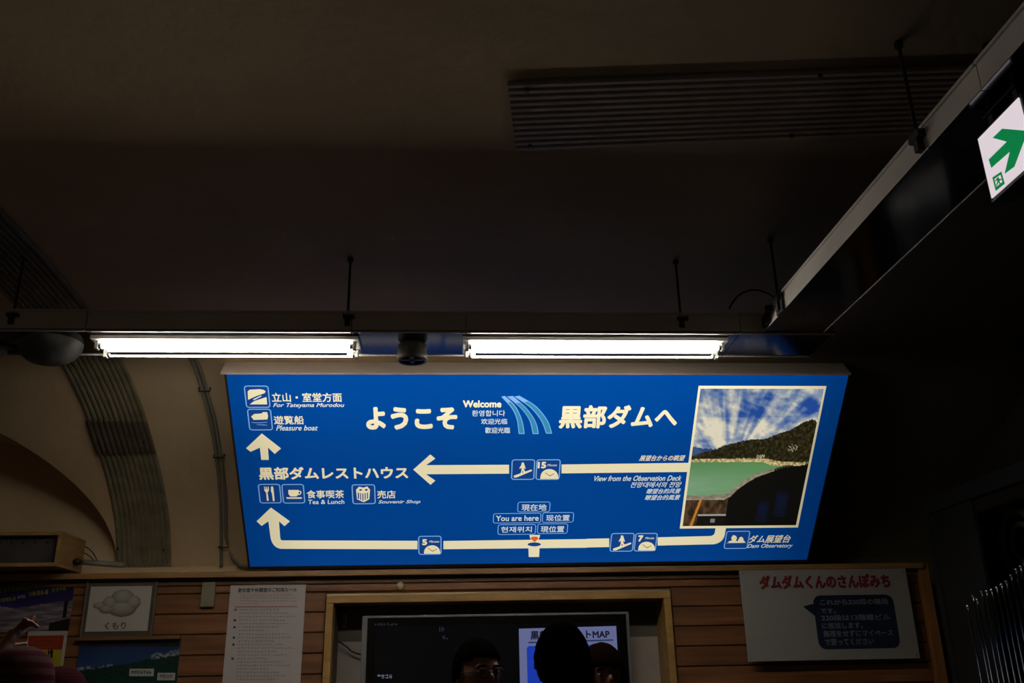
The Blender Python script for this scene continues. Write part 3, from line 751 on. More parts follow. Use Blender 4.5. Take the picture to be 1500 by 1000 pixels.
# ------------------------------------------------------------------ television niche
NB = YW+.26
nich = empty('wall_niche', ((NX0+NX1)/2, YW, NZ1), 'light wooden framed recess in the plank wall holding the television', 'niche')
MB().box((NX0-.0, NB, .7), (NX1, NB+.02, CZ+.26)).build('back_panel', mat('niche_panel', (.42, .36, .32), .6, var=.05), nich)
MB().box((NX0, NB, CZ+.26), (NX1, NB+.02, NZ1)).build('shaded_back_panel', mat('niche_panel_shade', (.10, .085, .07), .6, var=.1), nich)  # shadow below the niche top, put into the panel's colour
fx0, fx1, fz1 = -.785, 1.405, CZ+.525
MB().box((fx0, YW-.035, fz1-.045), (fx1, YW+.02, fz1)).build('frame_top', WOODL, nich, bevel=.003)
MB().box((fx0, YW-.035, .66), (fx0+.045, YW+.02, fz1-.046)).build('frame_side', WOODL, nich, bevel=.003)
MB().box((fx1-.045, YW-.035, .66), (fx1, YW+.02, fz1-.046)).build('frame_side', WOODL, nich, bevel=.003)
MB().box((fx0, YW-.035, .62), (fx1, YW+.02, .66)).build('frame_bottom', WOODL, nich, bevel=.003)
MB().box((NX0-.012, YW+.02, NZ1), (NX1+.012, NB+.02, NZ1+.012)).build('lining_top', WOODB, nich)
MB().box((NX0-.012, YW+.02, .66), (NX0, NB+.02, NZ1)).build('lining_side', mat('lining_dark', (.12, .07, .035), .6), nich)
MB().box((NX1, YW+.02, .66), (NX1+.012, NB+.02, NZ1)).build('lining_side', WOODL, nich)
MB().box((NX0-.012, YW+.02, .648), (NX1+.012, NB+.02, .66)).build('lining_bottom', WOODB, nich)

TX0, TX1 = onY(529.5, 930, YW+.02).x, onY(922.5, 920, YW+.02).x; TZ1 = onY(700, 899, YW+.02).z; TZ0 = TZ1-(TX1-TX0)*.60
tv = empty('television', ((TX0+TX1)/2, YW+.1, TZ0), 'wide flat television with silver edge in the wooden niche, map on its right', 'television')
MB().box((TX0, YW+.02, TZ0), (TX1, YW+.10, TZ1)).build('casing', SILVER, tv, bevel=.006)
MB().box((TX0+.035, YW+.012, TZ0+.03), (TX1-.022, YW+.022, TZ1-.014)).build('bezel', mat('tv_bezel', (.006, .006, .006), .12), tv, bevel=.002)
MB().box((TX0+.09, YW+.0105, TZ0+.08), (TX1-.07, YW+.013, TZ1-.065)).build('screen', mat('tv_glass', (.004, .004, .005), .08, emit=(.0012, .0012, .0014), estr=1), tv)
MB().box(((TX0+TX1)/2-.12, YW+.1, TZ0+.2), ((TX0+TX1)/2+.12, NB, TZ1-.2)).build('wall_mount', BLACK, tv)
def em(name, srgb, k=1.): return mat(name, (.02, .02, .02), .3, emit=s2l(srgb), estr=k)
plt = Plane((TX0, YW+.0103, TZ0), (1, 0, 0), (0, 0, 1))
p = Print(plt, .0005)
tvm = {'w': em('map_white', (92, 98, 138)), 'b': em('map_blue', (14, 50, 160)), 'd': em('map_ink', (8, 12, 30)), 'g': em('map_rule', (30, 50, 80)), 's': em('caption_grey', (95, 100, 125)), 't': em('caption_dim', (34, 36, 50))}
q = [(760, 920.5), (902, 916.5), (909, 1020), (763, 1020)]
br_ = plt.px(905, 990); q2 = [plt.px(760, 920.5), plt.px(902.5, 916.5), (plt.px(902.5, 916.5)[0], .12), (plt.px(760, 920.5)[0], .12)]
p.uvpoly('w', q2)
p.text('d', '黒部ダムルートMAP', 777, 922.5, 893, 935.8, .03)
p.poly('g', [(774, 939.6), (898, 936), (898.3, 938.2), (774, 942)], 1)
a, b = plt.px(771.5, 946), plt.px(872, 943)
p.uvpoly('b', [(a[0], a[1]-.012), (a[0]+.012, a[1]), (b[0], a[1]), (b[0]-.08, a[1]-.09), (b[0]-.08, .2), (a[0], .2)], 1)
p.poly('g', [(876, 941.5), (879.5, 942.5), (868, 958), (863, 959)], 1.5)
p.build('map_image', tvm, tv)
for a_ in (('t', 549, 912.5, 583, 916, 8, 3), ('s', 553, 987.5, 575.5, 993.5, 4, 4), ('t', 641, 918, 652, 925, 2, 5), ('t', 648, 930, 657, 937, 2, 6)):
    p = Print(plt, .0005); p.marks(*a_[:6], seed=a_[6], dens=3); p.build('screen_caption', tvm, tv)
o = empty('power_cable', onY(500, 950, NB-.06), 'thin black cable sagging in the niche left of the television', 'cable')
P_ = [onY(*q_, NB-.06) for q_ in ((486, 938), (497, 940), (508, 947), (516, 954), (534, 960))]
MB().tube([Vector(v) for v in crom([tuple(v) for v in P_], 5)], .006, 8).build('cable', BLACK, o, smooth=True)
o = empty('socket_box', onY(497, 905, NB-.03), 'small grey socket box inside the niche, upper left of the television', 'socket')
a = onY(505, 898, NB-.02); MB().box((a.x-.06, NB-.03, a.z-.09), (a.x+.02, NB, a.z)).build('box', GREYP, o, bevel=.003)
MB().box((a.x-.04, NB-.036, a.z-.06), (a.x, NB-.03, a.z-.03)).build('outlet', DARK, o)

# ------------------------------------------------------------------ things on the plank wall
def flat_board(name, label, cat, c4, y, thick, m, matname='panel'):
    """upright board on the wall from four pixels TL TR BR BL; returns (empty, plane)"""
    pts = [onY(*q, y) for q in c4]
    x0 = (pts[0].x+pts[3].x)/2; x1 = (pts[1].x+pts[2].x)/2; z1 = (pts[0].z+pts[1].z)/2; z0 = (pts[2].z+pts[3].z)/2
    t = empty(name, ((x0+x1)/2, y, z0), label, cat)
    MB().box((x0, y, z0), (x1, y+thick, z1)).build(matname, m, t, bevel=min(.002, thick/3))
    return t, Plane((x0, y, z0), (1, 0, 0), (0, 0, 1)), (x0, x1, z0, z1)
PAPER = mat('paper_white', (.50, .45, .43), .3, var=.03, spec=.5)
INKB = mat('ink_black', (.05, .05, .05), .5); INKR = mat('ink_red', (.34, .06, .07), .5); INKG = mat('ink_grey', (.22, .2, .2), .5); INKRL = mat('ink_faint_red', (.42, .24, .24), .5)
# white poster on the right (its printed animal is left out)
t, pl, bb = flat_board('walking_path_poster', 'white board with red title and navy speech bubble at the wall\'s right end', 'poster', [(1084.5, 838.5), (1327, 829), (1346.5, 960.5), (1095.5, 972.5)], 5.915, .010, mat('board_white', (.33, .31, .285), .22, spec=.6), 'board')
for xa in (bb[0]+.1, bb[1]-.14): MB().box((xa, 5.925, bb[2]+.05), (xa+.04, YW, bb[3]-.05)).build('mounting_batten', WOODE, t)
p = Print(pl, .0005)
p.text('r', 'ダムダムくんのさんぽみち', 1112, 841, 1304, 862, .055)
cr = (1040, 780, 4.167)
x0, y0, x1, y1 = 1198, 869, 1313, 951
a, b = pl.px(1195, 912), pl.px(1314, 912); v1, v0 = pl.px(1255, 871)[1], pl.px(1258, 950)[1]
R_ = .05; ring = []
for cx, cy, a0 in ((b[0]-R_, v1-R_, 0), (a[0]+R_, v1-R_, 90), (a[0]+R_, v0+R_, 180), (b[0]-R_, v0+R_, 270)):
    for k in range(6): an = math.radians(a0+k*18); ring.append((cx+R_*math.cos(an), cy+R_*math.sin(an)))
p.uvpoly('n', ring); p.poly('n', [(1176, 888), (1198, 882), (1199, 906)], .2)
for i, (tx, xa, xb, ya, yb) in enumerate((('これから220段の階段', 1201, 1301, 878, 886.5), ('です。', 1202, 1224, 891, 898), ('220段は13階建ビル', 1203, 1304, 900.5, 909.5), ('に相当します。', 1204, 1264, 912, 921),
                             ('無理をせずにマイペース', 1206, 1308, 923.5, 933), ('で登ってください', 1208, 1280, 935.5, 945))):
    sl = -.035*((xa+xb)/2-1200)
    p.text('k', tx, xa, ya+sl*.6, xb, yb+sl*.6, .02, 0, 1)
p.build('print', {'r': mat('title_red', (.19, .018, .014), .35), 'n': mat('bubble_navy', (.006, .016, .040), .4), 'k': mat('bubble_text', (.20, .215, .24), .5)}, t)
for c_ in ((bb[0]+.02, bb[3]-.02), (bb[1]-.02, bb[3]-.02), (bb[0]+.02, bb[2]+.02), (bb[1]-.02, bb[2]+.02)):
    MB().lathe((c_[0], 5.915, c_[1]), [(.006, 0), (.005, .002), (0, .003)], 12, (0, -1, 0)).build('screw', SILVER, t)

# laminated notice
t, pl, bb = flat_board('notice_sheet', 'tall white laminated notice with black heading on planks left of the television', 'notice', [(337, 853.5), (447.5, 853), (441, 1000), (326.5, 1000)], YW-.006, .002, PAPER, 'sheet')
t.children[0].data  # sheet
o_ = t.children[0]
for v in o_.data.vertices:
    wz = v.co.z+WL[t.name].z
    if v.co.z < .001: v.co.z -= .35
p = Print(pl, .0004)
p.text('k', '更衣室や休憩室のご利用ルール', 348.5, 860.5, 435, 867, .03)
for j, (ya, n) in enumerate(((870, 16), (874, 17), (878.5, 17), (882.5, 6))): p.marks('f', 351, ya, 351+n*4.9, ya+2.6, n, seed=j, dens=3)
p.poly('r', [(344.5, 888), (436, 887.6), (436, 888.7), (344.5, 889.2)], 1)
y = 891.5; j = 10
for ln, n in enumerate((12, 15, 17, 14, 15, 12, 9, 15, 16, 11, 14, 17, 12, 15, 9, 14, 16, 10, 13, 15, 12)):
    p.marks('g', 351-.05*(y-888), y, 351+n*4.9-.05*(y-888), y+2.4, n, seed=j, dens=3); j += 1
    if ln in (0, 3, 5, 8, 10, 14): p.poly('r' if ln == 0 else 'k', [(343.5-.06*(y-888), y-.3), (347-.06*(y-888), y-.3), (347-.06*(y-888), y+3), (343.5-.06*(y-888), y+3)], 1)
    y += 5.1
p.build('print', {'k': INKB, 'r': INKR, 'g': INKG, 'f': INKRL}, t)

# weather card in its holder
t, pl, bb = flat_board('weather_card_holder', 'dark holder with a white cloudy weather card under the wooden ledge', 'weather board', [(128.5, 846), (230, 846), (224, 932), (118, 932)], YW-.02, .014, mat('holder_dark', (.085, .07, .05), .35, var=.2), 'back_board')
c4 = [onY(*q, YW-.022) for q in [(133.2, 858), (222.7, 858.7), (216, 924.4), (124.8, 924)]]
x0, x1, z0, z1 = (c4[0].x+c4[3].x)/2, (c4[1].x+c4[2].x)/2, (c4[2].z+c4[3].z)/2, (c4[0].z+c4[1].z)/2
MB().box((x0, YW-.0225, z0), (x1, YW-.02, z1)).build('card', mat('card_white', (.47, .44, .40), .35), t)
for (a, b) in ((bb[0], bb[0]+.008), (bb[1]-.008, bb[1])): MB().box((a, YW-.03, bb[2]), (b, YW-.016, bb[3])).build('holder_rail', mat('rail_clear', (.16, .14, .11), .25), t)
MB().box((bb[0]-.01, YW-.045, bb[2]-.022), (onY(266, 936, YW).x, YW-.002, bb[2])).build('card_ledge', mat('card_ledge_wood', (.16, .085, .03), .5, var=.3, vscale=2), t, bevel=.002)
plc = Plane((x0, YW-.0226, z0), (1, 0, 0), (0, 0, 1))
p = Print(plc, .0005); p.text('k', 'くもり', 153.5, 911, 184.5, 921.5, .02); p.build('lettering', {'k': INKB}, t)
balls = [(.15, .52, .13, .10), (.36, .45, .15, .22), (.62, .28, .24, .26), (.84, .42, .16, .22), (.62, .60, .30, .26), (.30, .62, .16, .14)]
def cloud(s, t_):
    best = None
    for bx, by, rx_, ry_ in balls:
        q_ = ((s-bx)/rx_)**2+((t_-by)/ry_)**2
        if q_ < 1:
            sh = math.sqrt(1-q_); k = .25+.6*sh-.25*(t_-by)/ry_
            if best is None or sh > best[0]: best = (sh, k)
    if best is None: return (183, 177, 168)
    return lerp((60, 58, 50), (178, 172, 160), best[1])
picture('cloud_picture', plc, [(137, 862), (208, 862), (204, 910), (133, 910)], cloud, 70, 56, picture_mat('cloud_print', .4), t, .0004)

# mountain picture under it
t, pl, bb = flat_board('mountain_panorama', 'dark framed mountain panorama with two white name tags below the weather card', 'picture', [(118, 938), (265, 937), (259, 1000), (108, 1000)], YW-.012, .010, mat('panorama_edge', (.05, .06, .07), .4), 'board')
o_ = t.children[0]
for v in o_.data.vertices:
    if v.co.z < .001: v.co.z -= .12
def mtn(s, t_):
    far = pw([(0, .46), (.1, .43), (.2, .45), (.3, .40), (.45, .37), (.6, .33), (.78, .2), (.86, .22), (1, .12)], s)+.02*nz(s*20, 2)
    near = pw([(0, .5), (.2, .46), (.35, .42), (.55, .38), (.7, .30), (.8, .30), (.9, .26), (1, .24)], s)+.02*nz(s*28, 7)
    if t_ < .09: return (36, 38, 40)
    if t_ < far: return lerp((34, 52, 92), (46, 72, 120), t_*2)
    if t_ < near: return (140, 150, 155) if nz(s*30, t_*30) > -.1 and (s < .35 or s > .72) else (44, 66, 92)
    return lerp((16, 40, 38), (26, 62, 52), .5+nz(s*14, t_*20)) if t_ < .85 else lerp((22, 50, 60), (30, 66, 78), .5+nz(s*8, t_*20))
picture('panorama', pl, [(119, 939.5), (264, 938.5), (256.5, 1025), (104, 1025)], mtn, 110, 60, picture_mat('panorama_print', .3), t, .0006)
p = Print(pl, .0006)
for (a, b, c, d, n) in ((189, 979, 226, 990, 7), (230, 985, 257, 996, 4)):
    p.poly('w', [(a+1, b), (c, b), (c-1, d), (a, d)], .6); p.marks('k', a+4, b+3, c-3, d-3, n, 1.4, seed=n, dens=4)
p.build('name_tags', {'w': mat('tag_white', (.45, .43, .4), .4), 'k': INKB}, t)

# ski poster at the far left
t, pl, bb = flat_board('ski_poster', 'purple and yellow snow poster at the far left of the plank wall', 'poster', [(-60, 843), (111, 846), (100, 926), (-66, 926)], YW-.01, .004, mat('poster_edge', (.2, .2, .2), .4), 'sheet')
def ski(s, t_):
    sn = pw([(0, .53), (.3, .50), (.5, .58), (.68, .52), (.9, .44), (1, .42)], s)+.02*nz(s*14, 4)
    if t_ < sn:
        base = lerp((12, 10, 30), (52, 44, 110), t_*1.8+.3*nz(s*4, t_*4))
        if (s-.36)**2*6+(t_-.14)**2 < .006: base = (120, 110, 30)
        return base
    if s > .93 and t_ < .74 and s < .965: return (20, 18, 22)
    if s > .82 and t_ > .76+.5*(.96-s): return (18, 17, 20)
    return lerp((86, 78, 92), (150, 140, 142), .5+nz(s*6, t_*16)*.9)
picture('snow_picture', pl, [(-60, 843), (111, 846), (100, 926), (-66, 926)], ski, 120, 70, picture_mat('poster_print', .35), t, .0004)
p = Print(pl, .0006)
for (xa, xb, ya, yb, n, k) in ((-2, 48, 862, 868, 8, 'y'), (50, 68, 857, 862, 4, 'w'), (42, 72, 866, 873, 5, 'y'), (76, 98, 861, 867, 4, 'y'), (-2, 24, 876, 882, 5, 'y'), (26, 38, 872, 877, 3, 'w')):
    for i in range(n):
        xx = xa+(xb-xa)*i/n; w1 = (xb-xa)/n; sl = -.12*(xx-xa); p.marks(k, xx, ya+sl, xx+w1, yb+sl, 1, 1, seed=i*7+n, dens=5)
p.build('lettering', {'y': mat('poster_yellow', (.33, .31, .06), .4), 'w': mat('poster_pale', (.4, .38, .45), .4)}, t)
t, pl, bb = flat_board('red_yellow_flyer', 'flyer with red top and yellow bottom under the snow poster', 'flyer', [(40, 924), (98, 924), (90, 1000), (31, 1000)], YW-.012, .003, mat('flyer_white', (.42, .38, .32), .4), 'sheet')
p = Print(pl, .0005)
p.poly('r', [(42, 931), (94, 930), (91, 951), (41, 951)]); p.poly('y', [(41, 951), (91, 951), (88, 986), (40, 986)])
p.marks('d', 47, 934, 88, 937.5, 8, 1, seed=1, dens=3); p.marks('d', 46, 941, 87, 944, 9, 1, seed=2, dens=3); p.marks('d', 45, 946, 86, 948.5, 9, 1, seed=3, dens=3)
p.marks('k', 70, 951, 80, 963, 1, 1, seed=5, dens=7)
p.build('print', {'r': mat('flyer_red', (.30, .03, .015), .4), 'y': mat('flyer_yellow', (.40, .35, .02), .4), 'd': mat('flyer_orange', (.34, .12, .03), .4), 'k': INKB}, t)

# switch plate and knob
a, b = onY(298, 853, YW), onY(314, 889, YW)
t = empty('junction_box', ((a.x+b.x)/2, YW, b.z), 'small beige junction box on the planks left of the notice', 'junction box')
PB = mat('beige_plastic', (.21, .19, .12), .45)
MB().box((a.x, YW-.03, b.z), (b.x, YW+.002, a.z)).build('cover', PB, t, bevel=.004)
for zz in (a.z-.02, b.z+.02): MB().lathe(((a.x+b.x)/2, YW-.03, zz), [(.005, 0), (.004, .002), (0, .003)], 12, (0, -1, 0)).build('screw', SILVER, t)
c_ = onY(586.5, 858, YW)
t = empty('round_knob', c_, 'small cream round knob on the top plank above the television niche', 'knob')
MB().lathe((c_.x, YW, c_.z), [(.014, -.002), (.014, .008), (.024, .012), (.026, .02), (.022, .026), (.008, .030), (0, .031)], 24, (0, -1, 0)).build('knob', mat('cream_plastic', (.42, .34, .19), .4), t, smooth=True)

# wooden display case on the ledge (far left)
YC0 = 5.72
x1 = onY(88, 800, YC0).x; z1 = onY(80, 778, YC0).z; z0 = onY(80, 829, YC0).z; x0 = x1-1.3; y1 = 6.10
t = empty('display_case', ((x0+x1)/2, (YC0+y1)/2, z0), 'open fronted light wooden display case standing on the ledge at far left', 'display case')
th = .022
MB().box((x0, YC0, z1-th), (x1, y1, z1)).build('top_board', WOODB, t, bevel=.002)
MB().box((x0, YC0, z0), (x1, y1, z0+th)).build('bottom_board', WOODB, t, bevel=.002)
MB().box((x1-th, YC0, z0+th), (x1, y1, z1-th)).build('side_board', WOODB, t, bevel=.002)
MB().box((x0, YC0, z0+th), (x0+th, y1, z1-th)).build('side_board', WOODB, t, bevel=.002)
MB().box((x0+th, YC0+.05, z0+th), (x1-th, YC0+.06, z1-th)).build('display_panel', mat('display_panel_dark', (.06, .055, .055), .15, var=.4, vscale=3), t)
for k in range(8):
    xx = x1-.1-.07*k; MB().lathe((xx, YC0+.05, z1-th-.035), [(.008, 0), (.007, .003), (0, .004)], 10, (0, -1, 0)).build('indicator_lamp', BLACK, t)
MB().box((x0+.3, YC0+.02, z0-.03), (x0+.33, 5.92, z0)).build('support', BLACK, t)

# ------------------------------------------------------------------ dark right end
XF = 3.16
zt = CZ+1.09
t = empty('dark_partition', (XF+.04, 4.6, 0), 'black steel framed partition running from the wall\'s right end toward the viewer', 'partition')
MB().box((XF, 2.6, zt-.10), (XF+.06, YW-.06, zt)).build('top_rail', DARK, t)
MB().box((XF, YW-.12, 0), (XF+.06, YW-.06, zt-.1)).build('post', DARK, t)
MB().box((XF, 2.6, 0), (XF+.06, 2.66, zt-.1)).build('post', DARK, t)
MB().box((XF+.02, YW-.62, 0), (XF+.04, YW-.12, zt-.1)).build('infill_panel', mat('partition_panel', (.02, .02, .018), .6), t)
# grey wall tiles low on the right wall
TM = mat('grey_tile', (.13, .12, .11), .35, var=.15, vscale=2, rnd=.15, stretch=(1, 1, 1))
tme = None
for j in range(13):
    for i in range(12):
        yy = 5.98-.20*(i+1)-(.10 if j % 2 else 0); zz = .02+.105*j
        if tme is None:
            tme = MB().box((-.012, .003, .003), (0, .197, .102)); me = bpy.data.meshes.new('tile'); me.from_pydata(tme.v, [], tme.f); me.materials.append(TM); tme = me
        o = bpy.data.objects.new('tile', tme); COL.objects.link(o); o.parent = wr
        o.location = Vector((XR, yy, zz))-WL[wr.name]
# coiled hose on the right wall
hc = onX(1495, 795, XR-.06)
t = empty('coiled_hose', hc, 'pale hose coiled in a ring on the dark wall at the right edge', 'hose')
HM = mat('hose_pale', (.16, .15, .12), .5)
for (r_, dx) in ((.20, 0), (.115, .02)):
    MB().tube([(hc.x+dx, hc.y+r_*math.cos(a*PI/20)*1., hc.z+r_*math.sin(a*PI/20)) for a in range(41)], .026 if r_ > .15 else .02, 10).build('hose_loop', HM, t, smooth=True)
MB().tube([(hc.x+.01, hc.y, hc.z+.18), (XR, hc.y, hc.z+.18)], .015, 8).build('hook', BLACK, t)
# rack of chrome rods
XRK = 3.05
tops = [(1418, 890), (1426, 875), (1432, 880), (1439, 869), (1446, 868), (1453, 866), (1461, 863), (1468, 858), (1475, 854), (1482, 845), (1489, 836), (1496, 832), (1503, 828)]
bs = [onX(*q, XRK) for q in tops]
t = empty('chrome_rod_rack', (XRK, sum(b.y for b in bs)/len(bs), 0), 'rack of upright chrome rods of rising height in the dark right corner', 'rack')
ys = [b.y for b in bs]
for b in bs:
    MB().tube([(XRK, b.y, .06), (XRK, b.y, b.z)], .0065, 10).lathe((XRK, b.y, b.z), [(.0065, -.001), (.011, .004), (.011, .014), (0, .02)], 10).build('rod', CHROME, t, smooth=True)
MB().box((XRK-.09, min(ys)-.08, 0), (XRK+.09, max(ys)+.08, .06)).build('base', BLACK, t, bevel=.004)
MB().box((XRK-.014, min(ys)-.03, .75), (XRK-.007, max(ys)+.03, .78)).box((XRK-.014, min(ys)-.03, 1.2), (XRK-.007, max(ys)+.03, 1.215)).build('cross_bar', BLACK, t)

# ------------------------------------------------------------------ people
SKIN = mat('skin', (.24, .105, .065), .5, var=.06, vscale=20); HAIR = mat('hair_black', (.003, .0027, .0024), .9, spec=0., bump=.5, bscale=120, stretch=(1, 1, .15)); HAIRB = mat('hair_brown', (.008, .004, .0028), .9, spec=0., bump=.5, bscale=120, stretch=(1, 1, .15))
JK = {k: mat('jacket_'+k, c, .8, bump=.2, bscale=60) for k, c in {'black': (.012, .012, .014), 'navy': (.02, .025, .05), 'brown': (.05, .03, .02), 'plum': (.07, .02, .035)}.items()}
TROUS = mat('trousers_dark', (.02, .02, .025), .8)
EYEW = mat('eye', (.2, .18, .16), .2); EYEB = mat('iris_dark', (.02, .012, .01), .1); LIP = mat('lips', (.2, .07, .055), .5)
def skinned(verts, edges, radii, extra=None, voxel=.012, sub=1):
    me = bpy.data.meshes.new('s'); me.from_pydata(verts, edges, []); o = bpy.data.objects.new('s', me); COL.objects.link(o)
    m = o.modifiers.new('k', 'SKIN'); m.use_smooth_shade = True
    for i, r in enumerate(radii):
        d = me.skin_vertices[0].data[i]; d.radius = r if isinstance(r, tuple) else (r, r); d.use_root = (i == 0)
    sd = o.modifiers.new('d', 'SUBSURF'); sd.levels = sub; sd.render_levels = sub
    dg = bpy.context.evaluated_depsgraph_get(); res_ = bpy.data.meshes.new_from_object(o.evaluated_get(dg))
    bpy.data.objects.remove(o)
    v = [tuple(p.co) for p in res_.vertices]; f = [list(p.vertices) for p in res_.polygons]; bpy.data.meshes.remove(res_)
    if extra: n = len(v); v += extra[0]; f += [[i+n for i in q] for q in extra[1]]
    me = bpy.data.meshes.new('r'); me.from_pydata(v, [], f); o = bpy.data.objects.new('r', me); COL.objects.link(o)
    rm = o.modifiers.new('r', 'REMESH'); rm.mode = 'VOXEL'; rm.voxel_size = voxel; rm.use_smooth_shade = True
    sm = o.modifiers.new('s', 'SMOOTH'); sm.factor = .5; sm.iterations = 2
    dg = bpy.context.evaluated_depsgraph_get(); res_ = bpy.data.meshes.new_from_object(o.evaluated_get(dg)); bpy.data.objects.remove(o)
    n = len(res_.vertices); ed = np.empty(len(res_.edges)*2, int); res_.edges.foreach_get('vertices', ed); ed = ed.reshape(-1, 2)
    lab = np.arange(n)                      # keep the one connected surface, drop crumbs
    while True:
        m0 = np.minimum(lab[ed[:, 0]], lab[ed[:, 1]]); l2_ = lab.copy(); np.minimum.at(l2_, ed[:, 0], m0); np.minimum.at(l2_, ed[:, 1], m0); l2_ = l2_[l2_]
        if (l2_ == lab).all(): break
        lab = l2_
    big = np.bincount(lab).argmax(); bm = bmesh.new(); bm.from_mesh(res_); bm.verts.ensure_lookup_table()
    bmesh.ops.delete(bm, geom=[bm.verts[i] for i in np.nonzero(lab != big)[0]], context='VERTS'); bm.to_mesh(res_); bm.free()
    return res_
def ell(c, r, n=20, m_=14, fn=None):
    v = []; f = []
    for i in range(m_+1):
        th_ = PI*i/m_
        for k in range(n):
            a = 2*PI*k/n; d = Vector((math.sin(th_)*math.cos(a), math.sin(th_)*math.sin(a), math.cos(th_)))
            if fn: d = fn(d)
            v.append((c[0]+r[0]*d.x, c[1]+r[1]*d.y, c[2]+r[2]*d.z))
    for i in range(m_):
        for k in range(n): f.append([i*n+k, i*n+(k+1) % n, (i+1)*n+(k+1) % n, (i+1)*n+k])
    return v, f
def headfn(d):
    d = d.copy()
    if d.z < 0: d.x *= 1-.34*(-d.z)**1.5; d.y = d.y*(1-.18*-d.z)-.10*(-d.z)
    return d
def person(label, loc, rz, H, jacket, hair='short', hairm=None, glasses=False, hat=None, arm=None, group=None):
    """faces -Y before turning by rz; H = standing height"""
    k = H/1.75; t = empty('person', loc, label, 'person', group); t.rotation_euler[2] = rz
    O = WL[t.name]
    def place(me, name, m, par=t):
        me.name = name; me.materials.clear(); me.materials.append(m)
        o = bpy.data.objects.new(name, me); COL.objects.link(o); o.parent = par; WL[o.name] = O; return o
    J = lambda x, y, z: (x*k, y*k, z*k)
    armR = [J(-.25, -.03, 1.13), J(-.27, -.09, .88)]; armL = [J(.25, -.01, 1.13), J(.27, -.08, .88)]
    if arm:
        rm_ = Matrix.Rotation(-rz, 3, 'Z'); armL = [tuple(rm_ @ (Vector(a_)-Vector(loc))) for a_ in arm]
    hz = 1.635
    V = [J(0, 0, .95), J(0, 0, 1.15), J(0, .01, 1.36), J(0, .015, 1.47), J(0, -.005, 1.56),
         J(.10, 0, .90), J(.11, -.01, .50), J(.12, .015, .09), J(.13, -.13, .035),
         J(-.10, 0, .90), J(-.11, -.01, .50), J(-.12, .015, .09), J(-.13, -.13, .035),
         J(.17, .01, 1.42), armL[0], armL[1],
         J(-.17, .01, 1.42), armR[0], armR[1]]
    E_ = [(0, 1), (1, 2), (2, 3), (3, 4), (0, 5), (5, 6), (6, 7), (7, 8), (0, 9), (9, 10), (10, 11), (11, 12), (2, 13), (13, 14), (14, 15), (2, 16), (16, 17), (17, 18)]
    R_ = [.135, .12, .125, .055, .052, .085, .055, .038, .035, .085, .055, .038, .035, .058, .042, .027, .058, .042, .027]
    # hands: five chains from each wrist
    def hand(w_, e, point=False):
        wv, ev = Vector(V[w_]), Vector(V[e]); d = (wv-ev).normalized(); s = d.cross(Vector((0, 1, 0))) if abs(d.y) < .9 else d.cross(Vector((0, 0, 1)))
        s = Vector((0, -1, 0)) if abs(d.z) > .7 else s.normalized(); s = (s-d*s.dot(d)).normalized(); cu = d.cross(s).normalized()*(1 if wv.x < 0 else -1)
        pm = wv+d*.045*k; V.append(tuple(pm)); R_.append((.028*k, .017*k)); ip = len(V)-1; E_.append((w_, ip))
        for i, (o_, L) in enumerate(((.030, .072), (.011, .080), (-.009, .074), (-.028, .058))):
            b0 = pm+d*.035*k+s*o_*k; V.append(tuple(b0)); R_.append(.0105*k); E_.append((ip, len(V)-1)); prev = len(V)-1
            for q in (1, 2, 3):
                cv = .0 if (point and i == 0) else (.35 if not point else 1.1)
                b0 = b0+(d*math.cos(cv*q*.6)+cu*math.sin(cv*q*.6))*L*k/3; V.append(tuple(b0)); R_.append((.0100-.0007*q)*k); E_.append((prev, len(V)-1)); prev = len(V)-1
        b0 = wv+d*.02*k+s*.022*k; V.append(tuple(b0)); R_.append(.0115*k); E_.append((w_, len(V)-1)); prev = len(V)-1
        for q in (1, 2): b0 = b0+(d*.6+s*.6+cu*.35).normalized()*.03*k; V.append(tuple(b0)); R_.append((.0105-.001*q)*k); E_.append((prev, len(V)-1)); prev = len(V)-1
    R_ = [r*k if not isinstance(r, tuple) else r for r in R_]
    hand(15, 14, point=arm is not None); hand(18, 17)
    hc_ = (0, -.022*k, hz*k)
    hv, hf = ell(hc_, (.076*k, .098*k, .118*k), 24, 16, headfn)
    def addm(vf):
        n = len(hv); hv.extend(vf[0]); hf.extend([[i+n for i in q] for q in vf[1]])
    addm(ell((0, -.122*k, (hz-.018)*k), (.013*k, .020*k, .026*k), 10, 8))      # nose
    for s in (-1, 1):
        addm(ell((s*.078*k, -.008*k, (hz-.01)*k), (.010*k, .020*k, .032*k), 10, 8))
        addm(ell((s*.032*k, -.105*k, (hz+.028)*k), (.024*k, .012*k, .008*k), 10, 6))
    addm(ell((0, -.098*k, (hz-.098)*k), (.03*k, .025*k, .022*k), 10, 8))
    body = place(skinned(V, E_, R_, (hv, hf), .0052), 'body', SKIN)
    def sub(name, vf, m, smooth=True):
        me = bpy.data.meshes.new(name); me.from_pydata(vf[0], [], vf[1]); me.polygons.foreach_set('use_smooth', [smooth]*len(vf[1])); me.update(); return place(me, name, m)
    for s in (-1, 1):
        sub('eye', ell((s*.031*k, -.103*k, (hz+.006)*k), (.014*k, .010*k, .008*k), 12, 8), EYEW)
        sub('iris', ell((s*.031*k, -.1115*k, (hz+.006)*k), (.006*k, .003*k, .006*k), 10, 6), EYEB)
        sub('eyebrow', ell((s*.032*k, -.113*k, (hz+.030)*k), (.02*k, .006*k, .004*k), 10, 6), hairm or HAIR)
    sub('mouth', ell((0, -.117*k, (hz-.058)*k), (.024*k, .008*k, .007*k), 12, 8), LIP)
    # hair
    hv2, hf2 = [], []
    rr = random.Random(int(H*100))
    def hairshell(d):
        e = 1+.03*nz(d.x*5, d.y*5, d.z*5+H)
        return d*e
